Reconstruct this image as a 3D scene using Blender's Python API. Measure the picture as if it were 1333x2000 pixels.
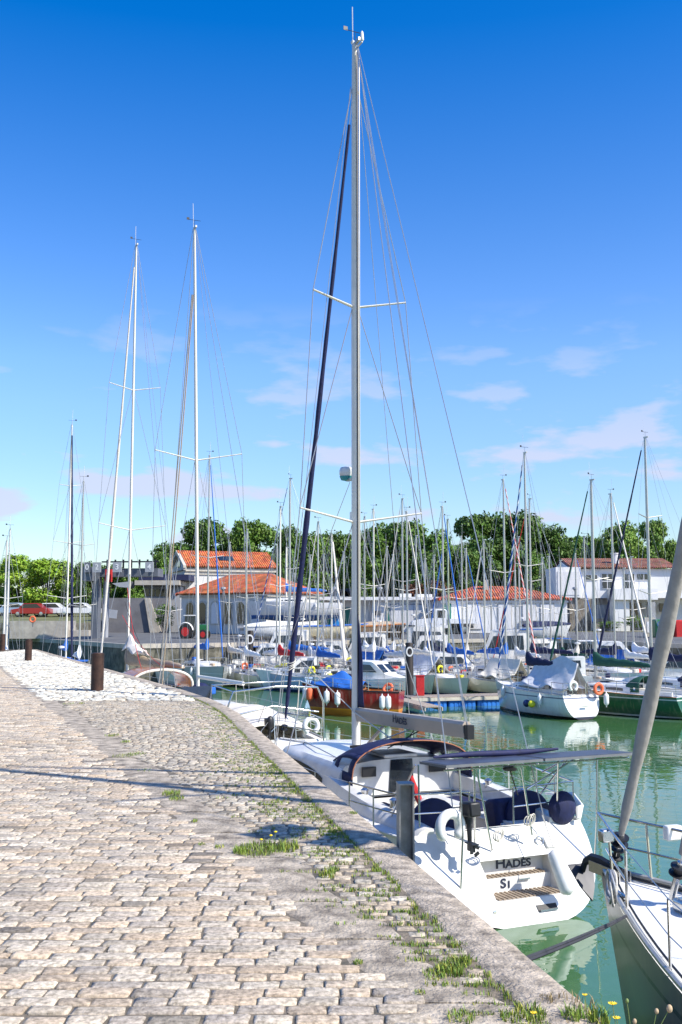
import bpy, math, random
import numpy as np
from mathutils import Vector, Matrix
R = math.radians
rnd = random.Random(7)
scene = bpy.context.scene
for o in list(bpy.data.objects): bpy.data.objects.remove(o)
COL = scene.collection

# ---------------------------------------------------------------- camera
CAMZ = 1.8
TH = math.atan(206/2000)
cd = bpy.data.cameras.new('camera'); cam = bpy.data.objects.new('camera', cd); COL.objects.link(cam)
cd.sensor_fit = 'VERTICAL'; cd.sensor_height = 36; cd.lens = 36
cd.clip_start = .1; cd.clip_end = 5000
cam.location = (0, 0, CAMZ); cam.rotation_euler = (math.pi/2+TH, 0, 0)
scene.camera = cam
scene.render.resolution_x = 682; scene.render.resolution_y = 1024

# ---------------------------------------------------------------- sky
SUN_EL, SUN_AZ = R(44), R(119)           # azimuth clockwise from +Y
w = bpy.data.worlds.new('World'); scene.world = w; w.use_nodes = True
nt = w.node_tree; N = nt.nodes; Lk = nt.links
bg = N['Background']; bg.inputs['Strength'].default_value = .12
sky = N.new('ShaderNodeTexSky'); sky.sky_type = 'NISHITA'; sky.sun_disc = False
sky.sun_elevation = SUN_EL; sky.sun_rotation = SUN_AZ
sky.air_density = 1.0; sky.dust_density = .5; sky.ozone_density = 2.5
hs = N.new('ShaderNodeHueSaturation'); hs.inputs['Hue'].default_value = .5; hs.inputs['Saturation'].default_value = 1.28; hs.inputs['Value'].default_value = 1.45
Lk.new(sky.outputs[0], hs.inputs['Color'])
tc = N.new('ShaderNodeTexCoord'); sep = N.new('ShaderNodeSeparateXYZ'); Lk.new(tc.outputs['Generated'], sep.inputs[0])
for nm, f0, f1 in (('Saturation', 1.27, 1.47), ('Value', 1.50, 1.40), ('Hue', .513, .512)):
    mr = N.new('ShaderNodeMapRange'); mr.inputs[1].default_value = .2; mr.inputs[2].default_value = .52; mr.inputs[3].default_value = f0; mr.inputs[4].default_value = f1
    Lk.new(sep.outputs['Z'], mr.inputs[0]); Lk.new(mr.outputs[0], hs.inputs[nm])
vl = [l_ for l_ in nt.links if l_.to_socket == hs.inputs['Value']][0].from_socket; sl = [l_ for l_ in nt.links if l_.to_socket == hs.inputs['Saturation']][0].from_socket
for src_, nm, f0, op in ((vl, 'Value', .60, 'MULTIPLY'), (sl, 'Saturation', 1.06, 'MULTIPLY')):
    mr = N.new('ShaderNodeMapRange'); mr.inputs[1].default_value = .0; mr.inputs[2].default_value = .24; mr.inputs[3].default_value = f0; mr.inputs[4].default_value = 1
    Lk.new(sep.outputs['Z'], mr.inputs[0]); mm_ = N.new('ShaderNodeMath'); mm_.operation = op; Lk.new(src_, mm_.inputs[0]); Lk.new(mr.outputs[0], mm_.inputs[1]); Lk.new(mm_.outputs[0], hs.inputs[nm])
mp = N.new('ShaderNodeMapping'); mp.inputs['Scale'].default_value = (1, 1, 3.4); mp.inputs['Location'].default_value = (2.1, .3, .35)
Lk.new(tc.outputs['Generated'], mp.inputs[0])
nz = N.new('ShaderNodeTexNoise'); nz.inputs['Scale'].default_value = 8.5; nz.inputs['Detail'].default_value = 7; nz.inputs['Roughness'].default_value = .52
Lk.new(mp.outputs[0], nz.inputs['Vector'])
cr = N.new('ShaderNodeValToRGB'); cr.color_ramp.elements[0].position = .535; cr.color_ramp.elements[1].position = .62
Lk.new(nz.outputs[0], cr.inputs[0])
band = N.new('ShaderNodeValToRGB'); e = band.color_ramp.elements
e[0].position = 0; e[0].color = (1, 1, 1, 1); e[1].position = .30; e[1].color = (0, 0, 0, 1)
e.new(.15).color = (1, 1, 1, 1); e.new(.22).color = (.5, .5, .5, 1)
Lk.new(sep.outputs['Z'], band.inputs[0])
mu = N.new('ShaderNodeMath'); mu.operation = 'MULTIPLY'; Lk.new(cr.outputs[0], mu.inputs[0]); Lk.new(band.outputs[0], mu.inputs[1])
mu2 = N.new('ShaderNodeMath'); mu2.operation = 'MULTIPLY'; mu2.inputs[1].default_value = .8; Lk.new(mu.outputs[0], mu2.inputs[0])
mix = N.new('ShaderNodeMixRGB'); mix.inputs[2].default_value = (4.3, 4.55, 5.8, 1)
Lk.new(mu2.outputs[0], mix.inputs[0]); Lk.new(hs.outputs[0], mix.inputs[1]); Lk.new(mix.outputs[0], bg.inputs[0])

sd = bpy.data.lights.new('sun', 'SUN'); sd.energy = 5.0; sd.angle = R(.55); sd.color = (1, .955, .87)
sun = bpy.data.objects.new('sun', sd); COL.objects.link(sun)
sv = Vector((math.sin(SUN_AZ)*math.cos(SUN_EL), math.cos(SUN_AZ)*math.cos(SUN_EL), math.sin(SUN_EL)))
sun.rotation_euler = sv.to_track_quat('Z', 'Y').to_euler(); sun.location = sv*80
vs = scene.view_settings; vs.view_transform = 'Standard'; vs.look = 'None'; vs.exposure = 0.45; vs.gamma = 1; vs.use_curve_mapping = False
scene.cycles.max_bounces = 6; scene.cycles.transparent_max_bounces = 12

# ---------------------------------------------------------------- helpers
FW = Vector((0, math.cos(TH), math.sin(TH))); UPV = Vector((0, -math.sin(TH), math.cos(TH)))
C0 = Vector((0, 0, CAMZ))
def ray(x, y): return FW*2000 + Vector((1, 0, 0))*(x-666.5) + UPV*(1000-y)
def PD(x, y, d):
    r = ray(x, y); return C0 + r*(d/r.y)
def GP(x, y, z=0.):
    r = ray(x, y); return C0 + r*((z-CAMZ)/r.z)
WZ = -2.8                                   # water level
def dep(yw): return GP(666, yw, WZ).y

_m = {}
def mat(name, col, rough=.5, metal=0., var=.12, scale=6., bump=0., bscale=40., tint=False, spec=.5, coat=0., alpha=1., hue=None, vec='Object'):
    if name in _m: return _m[name]
    m = bpy.data.materials.new(name); m.use_nodes = True; t = m.node_tree; n = t.nodes; l = t.links
    b = n['Principled BSDF']; b.inputs['Roughness'].default_value = rough; b.inputs['Metallic'].default_value = metal
    b.inputs['Specular IOR Level'].default_value = spec
    if coat: b.inputs['Coat Weight'].default_value = coat
    if alpha < 1: b.inputs['Alpha'].default_value = alpha
    c = tuple(col)+(1,) if len(col) == 3 else col
    co = n.new('ShaderNodeTexCoord')
    nn = n.new('ShaderNodeTexNoise'); nn.inputs['Scale'].default_value = scale; nn.inputs['Detail'].default_value = 6; nn.inputs['Roughness'].default_value = .6
    l.new(co.outputs[vec], nn.inputs['Vector'])
    rp = n.new('ShaderNodeValToRGB'); rp.color_ramp.elements[0].position = .3; rp.color_ramp.elements[1].position = .7
    k0, k1 = 1-var, 1+var
    c2 = hue if hue else c
    rp.color_ramp.elements[0].color = (c2[0]*k0, c2[1]*k0, c2[2]*k0, 1); rp.color_ramp.elements[1].color = (min(c[0]*k1, 1), min(c[1]*k1, 1), min(c[2]*k1, 1), 1)
    l.new(nn.outputs[0], rp.inputs[0]); out = rp.outputs[0]
    if tint:
        at = n.new('ShaderNodeAttribute'); at.attribute_name = 'tint'
        mx = n.new('ShaderNodeMixRGB'); mx.blend_type = 'MULTIPLY'; mx.inputs[0].default_value = 1
        l.new(out, mx.inputs[1]); l.new(at.outputs['Color'], mx.inputs[2]); out = mx.outputs[0]
    l.new(out, b.inputs['Base Color'])
    if bump:
        n2 = n.new('ShaderNodeTexNoise'); n2.inputs['Scale'].default_value = bscale; n2.inputs['Detail'].default_value = 5; l.new(co.outputs[vec], n2.inputs['Vector'])
        bp = n.new('ShaderNodeBump'); bp.inputs['Strength'].default_value = bump; bp.inputs['Distance'].default_value = .02
        l.new(n2.outputs[0], bp.inputs['Height']); l.new(bp.outputs[0], b.inputs['Normal'])
    _m[name] = m; return m

def hull_mat(name, col, boot, anti, zb=.10, stripe=None, zs=None, rough=.22):
    """gelcoat with boot stripe and antifouling paint by height above the waterline"""
    m = mat(name, col, rough, var=.05, scale=1.3, bump=.02, bscale=3, coat=.3)
    t = m.node_tree; n = t.nodes; l = t.links; b = n['Principled BSDF']
    src = b.inputs['Base Color'].links[0].from_socket
    co = n.new('ShaderNodeTexCoord'); sp = n.new('ShaderNodeSeparateXYZ'); l.new(co.outputs['Object'], sp.inputs[0])
    nn = n.new('ShaderNodeTexNoise'); nn.inputs['Scale'].default_value = 4; l.new(co.outputs['Object'], nn.inputs['Vector'])
    def step(z, lo=True):
        q = n.new('ShaderNodeMath'); q.operation = 'LESS_THAN'; q.inputs[1].default_value = z; l.new(sp.outputs['Z'], q.inputs[0]); return q.outputs[0]
    def mixc(f, a, c):
        x = n.new('ShaderNodeMixRGB'); l.new(f, x.inputs[0]); l.new(a, x.inputs[1]); x.inputs[2].default_value = tuple(c)+(1,); return x.outputs[0]
    o = src
    if stripe:
        f1 = step(zs); f0 = step(zs-.05); s = n.new('ShaderNodeMath'); s.operation = 'SUBTRACT'; l.new(f1, s.inputs[0]); l.new(f0, s.inputs[1])
        o = mixc(s.outputs[0], o, stripe)
    # grime just above the water
    gz = n.new('ShaderNodeMapRange'); gz.inputs[1].default_value = zb+.35; gz.inputs[2].default_value = zb; gz.inputs[3].default_value = 0; gz.inputs[4].default_value = .5
    l.new(sp.outputs['Z'], gz.inputs[0]); gm = n.new('ShaderNodeMath'); gm.operation = 'MULTIPLY'; l.new(gz.outputs[0], gm.inputs[0]); l.new(nn.outputs[0], gm.inputs[1])
    o = mixc(gm.outputs[0], o, (.35, .31, .2))
    sm = n.new('ShaderNodeMapping'); sm.inputs['Scale'].default_value = (5, 5, .5); l.new(co.outputs['Object'], sm.inputs[0]); sn = n.new('ShaderNodeTexNoise'); sn.inputs['Scale'].default_value = 1.6; sn.inputs['Detail'].default_value = 6; l.new(sm.outputs[0], sn.inputs[0])
    sr = n.new('ShaderNodeMapRange'); sr.inputs[1].default_value = .52; sr.inputs[2].default_value = .78; sr.inputs[3].default_value = 0; sr.inputs[4].default_value = .38; l.new(sn.outputs[0], sr.inputs[0]); o = mixc(sr.outputs[0], o, (.33, .28, .19))
    o = mixc(step(zb+.05), o, boot); o = mixc(step(zb-.03), o, anti)
    l.new(o, b.inputs['Base Color']); return m

class MB:
    def __init__(s): s.v = []; s.f = []; s.m = []
    def add(s, vs, fs, mi=0):
        k = len(s.v); s.v += [tuple(p) for p in vs]; s.f += [tuple(i+k for i in f) for f in fs]; s.m += [mi]*len(fs); return s
    def box(s, c, d, rz=0., mi=0, ry=0., rx=0.):
        x, y, z = d[0]/2, d[1]/2, d[2]/2
        M = Matrix.Translation(c) @ Matrix.Rotation(rz, 4, 'Z') @ Matrix.Rotation(ry, 4, 'Y') @ Matrix.Rotation(rx, 4, 'X')
        b = min(x, y, z)*.12
        vs = []
        for sz in (-1, 1):
            for sx, sy in ((-1, -1), (1, -1), (1, 1), (-1, 1)):
                vs.append(M @ Vector((sx*x, sy*y, sz*z)))
        return s.add(vs, [(3, 2, 1, 0), (4, 5, 6, 7), (0, 1, 5, 4), (1, 2, 6, 5), (2, 3, 7, 6), (3, 0, 4, 7)], mi)
    def tube(s, pts, r, n=8, mi=0, cap=True, ey=1., closed=False, up=None):
        pts = [Vector(p) for p in pts]; k = len(pts)
        rr = r if isinstance(r, (list, tuple)) else [r]*k
        rings = []; nrm = None
        for i, p in enumerate(pts):
            a = pts[i-1] if (i > 0 or closed) else p; b = pts[(i+1) % k] if (i < k-1 or closed) else p
            t = (b-a).normalized()
            if nrm is None:
                ref = Vector(up) if up else (Vector((0, 0, 1)) if abs(t.z) < .9 else Vector((0, 1, 0)))
                nrm = (ref - t*ref.dot(t)).normalized()
            else:
                nrm = (nrm - t*nrm.dot(t)).normalized()
            bn = t.cross(nrm)
            rings.append([p + nrm*math.cos(2*math.pi*j/n)*rr[i]*ey + bn*math.sin(2*math.pi*j/n)*rr[i] for j in range(n)])
        return s.loft(rings, mi, cap and not closed, ring_closed=True, closed=closed)
    def loft(s, rings, mi=0, cap=True, ring_closed=True, closed=False):
        n = len(rings[0]); k = len(rings); vs = [p for r in rings for p in r]; fs = []
        for i in range(k if closed else k-1):
            for j in range(n if ring_closed else n-1):
                a = i*n+j; b = i*n+(j+1) % n; i2 = (i+1) % k
                fs.append((a, b, i2*n+(j+1) % n, i2*n+j))
        if cap: fs.append(tuple(range(n-1, -1, -1))); fs.append(tuple(range((k-1)*n, k*n)))
        return s.add(vs, fs, mi)
    def poly(s, pts, mi=0): return s.add(pts, [tuple(range(len(pts)))], mi)
    def prism(s, pts, ex, mi=0):
        """polygon pts (3d) extruded by vector ex"""
        n = len(pts); ex = Vector(ex); a = [Vector(p) for p in pts]; b = [p+ex for p in a]
        fs = [tuple(range(n-1, -1, -1)), tuple(range(n, 2*n))] + [(i, (i+1) % n, n+(i+1) % n, n+i) for i in range(n)]
        return s.add(a+b, fs, mi)
    def lathe(s, c, prof, n=16, mi=0, axis=(0, 0, 1)):
        ax = Vector(axis).normalized(); ref = Vector((1, 0, 0)) if abs(ax.x) < .9 else Vector((0, 1, 0))
        u = (ref-ax*ref.dot(ax)).normalized(); v = ax.cross(u); c = Vector(c)
        rings = [[c+ax*h+u*math.cos(2*math.pi*j/n)*max(r, 1e-4)+v*math.sin(2*math.pi*j/n)*max(r, 1e-4) for j in range(n)] for r, h in prof]
        return s.loft(rings, mi, True)
    def ball(s, c, r, n=12, mi=0, sc=(1, 1, 1)):
        k = n//2+1; c = Vector(c); rings = []
        for i in range(k+1):
            a = math.pi*i/k; rings.append([c+Vector((math.cos(2*math.pi*j/n)*math.sin(a)*r*sc[0]+1e-5*j, math.sin(2*math.pi*j/n)*math.sin(a)*r*sc[1], -math.cos(a)*r*sc[2])) for j in range(n)])
        return s.loft(rings, mi, False)
    def grid(s, fn, nu, nv, mi=0):
        vs = [fn(i/nu, j/nv) for i in range(nu+1) for j in range(nv+1)]
        fs = [(i*(nv+1)+j, (i+1)*(nv+1)+j, (i+1)*(nv+1)+j+1, i*(nv+1)+j+1) for i in range(nu) for j in range(nv)]
        return s.add(vs, fs, mi)
    def build(s, name, mats, parent=None, smooth=35, thick=0., bevel=0., label=None):
        me = bpy.data.meshes.new(name); me.from_pydata(s.v, [], s.f)
        ms = mats if isinstance(mats, (list, tuple)) else [mats]
        for m in ms: me.materials.append(m)
        me.polygons.foreach_set('material_index', s.m)
        if smooth:
            me.polygons.foreach_set('use_smooth', [True]*len(me.polygons)); me.set_sharp_from_angle(angle=R(smooth))
        me.validate(); o = bpy.data.objects.new(name, me); COL.objects.link(o)
        if parent: o.parent = parent
        if thick:
            q = o.modifiers.new('solid', 'SOLIDIFY'); q.thickness = thick; q.offset = 0
        if bevel:
            q = o.modifiers.new('bevel', 'BEVEL'); q.width = bevel; q.segments = 2; q.limit_method = 'ANGLE'; q.angle_limit = R(40)
        if label: o['label'] = label
        return o

def tag(o, label, cat, group=None):
    o['label'] = label; o['category'] = cat
    if group: o['group'] = group
    return o
def thing(name, label, cat, loc=(0, 0, 0), rz=0., group=None):
    o = bpy.data.objects.new(name, None); COL.objects.link(o); o.location = loc; o.rotation_euler = (0, 0, rz)
    o.empty_display_size = .2
    return tag(o, label, cat, group)
def struct(o): o['kind'] = 'structure'; return o
def copy_tree(o, parent=None):
    c = o.copy(); COL.objects.link(c); c.parent = parent
    for ch in [x for x in bpy.data.objects if x.parent == o]: copy_tree(ch, c)
    return c
def text_mesh(name, body, size, m, parent, M, ext=.002, bold=0., sc=True):
    cu = bpy.data.curves.new(name, 'FONT'); cu.body = body; cu.size = size; cu.extrude = ext; cu.offset = bold
    cu.align_x = 'CENTER'; cu.align_y = 'CENTER' if not sc else 'BOTTOM_BASELINE'
    if sc:                                  # large initial, smaller capitals after it
        cu.body = body[0]; cu.size = size*1.25; cu.align_x = 'RIGHT'; M1 = M @ Matrix.Translation((-size*1.05, -size*.35, 0))
        o1 = text_mesh(name, body[0], size*1.3, m, parent, M1 @ Matrix.Translation((size*.40, size*.45, 0)), ext, bold, False)
        cu.body = body[1:].upper(); cu.size = size*.98; cu.align_x = 'LEFT'; M = M @ Matrix.Translation((-size*.20, -size*.35, 0))
    t = bpy.data.objects.new('tmp', cu); COL.objects.link(t)
    dg = bpy.context.evaluated_depsgraph_get(); me = bpy.data.meshes.new_from_object(t.evaluated_get(dg))
    bpy.data.objects.remove(t); me.transform(M); me.materials.clear(); me.materials.append(m)
    o = bpy.data.objects.new(name, me); COL.objects.link(o); o.parent = parent; return o
def torus(c, R_, r_, axis, n=20, q=8, a0=0, a1=2*math.pi):
    ax = Vector(axis).normalized(); u = Vector((0, 0, 1)) if abs(ax.z) < .9 else Vector((1, 0, 0)); u = (u-ax*u.dot(ax)).normalized(); v = ax.cross(u)
    full = abs(a1-a0-2*math.pi) < 1e-3
    return [Vector(c)+u*math.cos(a0+(a1-a0)*i/n)*R_+v*math.sin(a0+(a1-a0)*i/n)*R_ for i in range(n if full else n+1)], r_, q, full
def ring_mesh(c, R_, r_, axis): p, r2, q, fl = torus(c, R_, r_, axis); return MB().tube(p, r2, q, closed=True)
# ================================================================ SETTING
def npmesh(name, verts, faces, m, tint=None, smooth=False, parent=None):
    """verts (n,3), faces (k,q) arrays; tint per face (k,3)"""
    me = bpy.data.meshes.new(name); nv = len(verts); k, q = faces.shape
    me.vertices.add(nv); me.vertices.foreach_set('co', np.asarray(verts, dtype=np.float32).ravel())
    me.loops.add(k*q); me.loops.foreach_set('vertex_index', faces.astype(np.int32).ravel())
    me.polygons.add(k); me.polygons.foreach_set('loop_start', np.arange(0, k*q, q, dtype=np.int32))
    me.polygons.foreach_set('loop_total', np.full(k, q, dtype=np.int32))
    me.update(calc_edges=True)
    if tint is not None:
        a = me.color_attributes.new('tint', 'FLOAT_COLOR', 'CORNER')
        c = np.ones((k, q, 4), dtype=np.float32); c[:, :, :3] = tint[:, None, :]; a.data.foreach_set('color', c.ravel())
    if smooth: me.polygons.foreach_set('use_smooth', np.ones(k, dtype=bool))
    me.materials.append(m); o = bpy.data.objects.new(name, me); COL.objects.link(o)
    if parent: o.parent = parent
    return o

# quay outline (near quay)
ED = Vector((-3.304, 15.742)).normalized()           # direction of the near edge
EP = Vector((1.216, 4.768))
def edge_x(y):                                      # x of the quay edge at depth y
    a = EP.x + (y-EP.y)*ED.x/ED.y
    b = -4.5 + (y-27.3)*(-.4077)
    k = .35
    if y < 20: return a
    # smooth minimum of the two lines
    h = max(0, min(1, .5+.5*(b-a)/k/2)); return (b*(1-h)+a*h) - k*2*h*(1-h)
BP = Vector((.446, 4.768)); BD = Vector((-.393, 1.0))
def line_x(y): return BP.x+(y-BP.y)*BD.x/BD.y      # boundary of the large setts
YEND = 58.2

CW = .325                                            # coping width
def cop_x(y):                                       # inner line of the coping
    e = 1e-2; dx = (edge_x(y+e)-edge_x(y))/e
    return edge_x(y)-CW*math.sqrt(1+dx*dx)

m_sand = mat('joint_sand', (.17, .135, .095), .95, var=.45, scale=9, bump=.6, bscale=60, hue=(.13, .12, .09))
m_stone = mat('stone', (.59, .51, .41), .85, var=.30, scale=30, bump=.5, bscale=90, tint=True, hue=(.28, .235, .175))
m_stone_s = mat('small_stone', (.46, .405, .32), .88, var=.45, scale=20, bump=.6, bscale=50, tint=True, hue=(.27, .25, .22))
m_cope = mat('coping_stone', (.45, .375, .285), .9, var=.40, scale=9, bump=1, bscale=45, hue=(.27, .22, .165))
m_slab = mat('old_slab', (.44, .37, .28), .9, var=.4, scale=5.5, bump=1, bscale=40, hue=(.17, .135, .10))
m_wall = mat('quay_wall_stone', (.13, .12, .09), .9, var=.5, scale=2, bump=.8, bscale=9, hue=(.05, .055, .035))

ys = [-3+i*.5 for i in range(int((YEND+3)/.5)+1)]
b = MB()   # sand bed
vs = []; fs = []
for y in ys: vs += [(-45, y, -.0055), (cop_x(y)+.02, y, -.0055)]
for i in range(len(ys)-1): fs.append((2*i, 2*i+1, 2*i+3, 2*i+2))
b.add(vs, fs); struct(b.build('quay_ground', m_sand, smooth=0))

# coping: long stones, slightly uneven, with the wall under them
b = MB(); y = -2.5; rr = random.Random(3)
def cop_pt(y, t, z): return (cop_x(y)*(1-t)+edge_x(y)*t, y, z)
while y < YEND:
    ln = rr.uniform(1.5, 2.3); y2 = min(y+ln, YEND); dz = rr.uniform(-.006, .006); n = 10
    q = [y+.006+(y2-y-.012)*i/n for i in range(n+1)]
    prof = [(0.0, -.1), (0.0, -.006), (.05, .004), (.3, .009), (.6, .007), (.9, .002), (.975, -.018), (1.0, -.05), (1.0, -.34)]
    rings = []
    for yy in q:
        j = rr.choice((0, 0, 0, -.018))+rr.uniform(-.010, .006)
        rings.append([(cop_pt(yy, t, z+dz+rr.uniform(-.003, .003))[0]+(j if t > .94 else 0), yy, z+dz) for t, z in prof])
    b.loft(rings, 0, True, ring_closed=False); y = y2
struct(b.build('quay_coping', m_cope, smooth=50))
b = MB(); yw = [-3+i*1.0 for i in range(int(YEND+3)+1)]+[YEND]
b.loft([[(edge_x(y)-.03, y, -.3), (edge_x(y)-.06, y, -1.6), (edge_x(y)-.02, y, -4)] for y in yw], 0, False, ring_closed=False)
b.loft([[(edge_x(YEND)-.03, YEND, z) for z in (-.02, -1.6, -4)], [(-45, YEND, z) for z in (-.02, -1.6, -4)]], 0, False, ring_closed=False)
struct(b.build('quay_wall', m_wall, smooth=0))

# ---- setts as real stones
PAL = np.array([(1.0, .98, .93), (1.12, 1.08, 1.0), (1.0, .92, .82), (.92, .90, .88), (1.08, .97, .84), (.80, .78, .76), (1.05, .96, .85), (1.2, 1.18, 1.12)])
def setts(name, polyf, x0, x1, y0, y1, lw, lh, m, hz=.0, gap=.014, seed=1, bright=1., near=9., rowjit=.01, lv=.27):
    """rows of stones parallel to X; polyf(x,y)->bool"""
    r = np.random.RandomState(seed); st = []
    y = y0; row = 0; r2 = np.random.RandomState(seed+1)
    while y < y1:
        h = lh*r.uniform(.93, 1.07); xa = max(x0, -(y*.345)-1.6) ; x = xa + r.uniform(0, lw)
        while x < x1:
            l = lw*r.uniform(1-lv, 1+lv); cx, cy = x+l/2, y+h/2
            if polyf(cx, cy): st.append((cx, cy+.02*math.sin(cx*.9)+r.uniform(-rowjit, rowjit), l-gap*r.uniform(.7, 1.7), h-gap*r.uniform(.7, 1.7)))
            x += l
        y += h
    st = np.array(st)
    # top surface: 4x4 corner-rounded grid + skirt
    g = np.array([-1, -.80, .80, 1.0])
    V = []; n = len(st)
    U, W = np.meshgrid(g, g, indexing='ij'); U = U.ravel(); W = W.ravel()
    corner = (np.abs(U) == 1) & (np.abs(W) == 1); rim = (np.abs(U) == 1) | (np.abs(W) == 1)
    uu = np.where(corner, U*.95, U); ww = np.where(corner, W*.88, W)
    X = st[:, 0, None]+uu*st[:, 2, None]/2+r.normal(0, .0035, (n, 16)); Y = st[:, 1, None]+ww*st[:, 3, None]/2+r.normal(0, .003, (n, 16))
    base = np.abs(r.normal(0, .0025, (n, 1))); tx = r.normal(0, .012, (n, 1)); ty = r.normal(0, .012, (n, 1))
    Z = hz+base+np.where(rim, -.003, .001)+tx*uu*st[:, 2, None]/2+ty*ww*st[:, 3, None]/2+r.normal(0, .0012, (n, 16))
    # skirt: rim verts pushed down
    ring = [0, 4, 8, 12, 13, 14, 15, 11, 7, 3, 2, 1]
    XS = X[:, ring]; YS = Y[:, ring]; ZS = np.full((n, 12), hz-.05)
    VX = np.concatenate([X, XS], 1); VY = np.concatenate([Y, YS], 1); VZ = np.concatenate([Z, ZS], 1)
    verts = np.stack([VX, VY, VZ], 2).reshape(-1, 3)
    f = [(i*4+j, (i+1)*4+j, (i+1)*4+j+1, i*4+j+1) for i in range(3) for j in range(3)]
    f += [(ring[k], 16+k, 16+(k+1) % 12, ring[(k+1) % 12]) for k in range(12)]
    f = np.array(f); F = (f[None]+(np.arange(n)*28)[:, None, None]).reshape(-1, 4)
    t = PAL[r.randint(0, len(PAL), n)]*r.uniform(.78, 1.15, (n, 1))*bright
    dark = r.rand(n) < .02; t[dark] *= .5
    T = np.repeat(t, len(f), 0)
    return struct(npmesh(name, verts, F, m, T, smooth=False))
setts('paving_large_setts', lambda x, y: x < line_x(y)-.02 , -22, 2.2, 1.2, 56.5, .205, .112, m_stone, seed=2, gap=.010)
def in_small(x, y): return line_x(y)+SW(y) < x < cop_x(y)-.05 and y < 22.6
def SW(y): return .42+.05*math.sin(y*1.7)+.04*math.sin(y*4.1+1)
setts('paving_small_setts', in_small, -6, 2, 1.5, 22.6, .128, .108, m_stone_s, hz=-.003, gap=.015, seed=5, rowjit=.002, lv=.12)
m_pale = mat('pale_stone', (.82, .77, .68), .85, var=.3, scale=6, bump=.9, bscale=30, tint=True, hue=(.40, .36, .31))
setts('paving_pale_setts', lambda x, y: line_x(y)+.12 < x < cop_x(y)-.05 and y >= 22.6, -17.9, -1, 22.6, 57.6, .24, .17, m_pale, hz=.012, gap=.06, seed=8, rowjit=.02)
# worn slab strip beside the large setts: irregular slabs
b = MB(); rr = random.Random(11); y = 1.5
while y < 56:
    ln = rr.uniform(.7, 1.6) if y < 22 else rr.uniform(1.0, 1.8); y2 = y+ln-.03; n = 5; z = rr.uniform(-.003, .001)
    top = []
    for i in range(n+1):
        yy = y+(y2-y)*i/n; wd = (SW(yy)+.03) if y < 22 else .18
        a = line_x(yy)-.09+rr.uniform(-.02, .02); c = line_x(yy)+wd+rr.uniform(-.03, .03)
        top.append([(a, yy, -.05), (a+.01, yy, z-.004), (a*.7+c*.3, yy, z+.004), (a*.3+c*.7, yy, z+.003), (c-.01, yy, z-.006), (c, yy, -.05)])
    b.loft(top, 0, True, ring_closed=False); y += ln
struct(b.build('paving_worn_slabs', m_slab, smooth=60))

# ---- grass in the joints
m_grass = mat('grass_blade', (.13, .24, .03), .6, var=.35, scale=30, tint=True)
def grass_tufts(name, spots, seed, label):
    r = np.random.RandomState(seed); V = []; F = []; T = []
    for (x, y, rad, n, h) in spots:
        for _ in range(n):
            a = r.uniform(0, 6.28); q = rad*math.sqrt(r.rand()); bx, by = x+math.cos(a)*q, y+math.sin(a)*q*1.4
            hh = h*r.uniform(.4, 1.2); d = r.uniform(0, 6.28); lean = hh*r.uniform(.2, .8); wd = .0022+hh*.02
            dx, dy = math.cos(d), math.sin(d); px_, py_ = -dy*wd, dx*wd; k = len(V)
            V += [(bx-px_, by-py_, -.01), (bx+px_, by+py_, -.01), (bx+dx*lean*.4+px_*.8, by+dy*lean*.4+py_*.8, hh*.6), (bx+dx*lean*.4-px_*.8, by+dy*lean*.4-py_*.8, hh*.6),
                  (bx+dx*lean+px_*.1, by+dy*lean+py_*.1, hh), (bx+dx*lean-px_*.1, by+dy*lean-py_*.1, hh*.98)]
            F += [(k, k+1, k+2, k+3), (k+3, k+2, k+4, k+5)]; c = r.uniform(.6, 1.35); g = (c*(1+.5*r.rand()), c, c*.8) if r.rand() < .82 else (c*2.6, c*1.35, c*1.6); T += [g, g]
    o = npmesh(name, np.array(V), np.array(F), m_grass, np.array(T)); o['kind'] = 'stuff'; tag(o, label, 'grass'); return o
r = random.Random(21); sp = []
y = 2.5
while y < 24:                                        # line at the inner side of the coping
    dens = 1 if y < 13 else .6
    if r.random() < .80: sp.append((cop_x(y)-.02+r.uniform(-.02, .02), y, r.uniform(.012, .04), int(r.uniform(12, 34)*dens), r.uniform(.014, .034)))
    y += r.uniform(.05, .16)
for _ in range(430):                                  # patches among the small setts near the coping
    y = r.uniform(3.5, 14) if r.random() < .8 else r.uniform(14, 22); off = abs(r.gauss(0, .33)); x = cop_x(y)-.06-off
    if x > line_x(y)+.1:
        y = round(y/.125)*.125
        for k in range(3): sp.append((x+k*.05, y+r.uniform(-.01, .01), .02, 9, r.uniform(.012, .026)))
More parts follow.
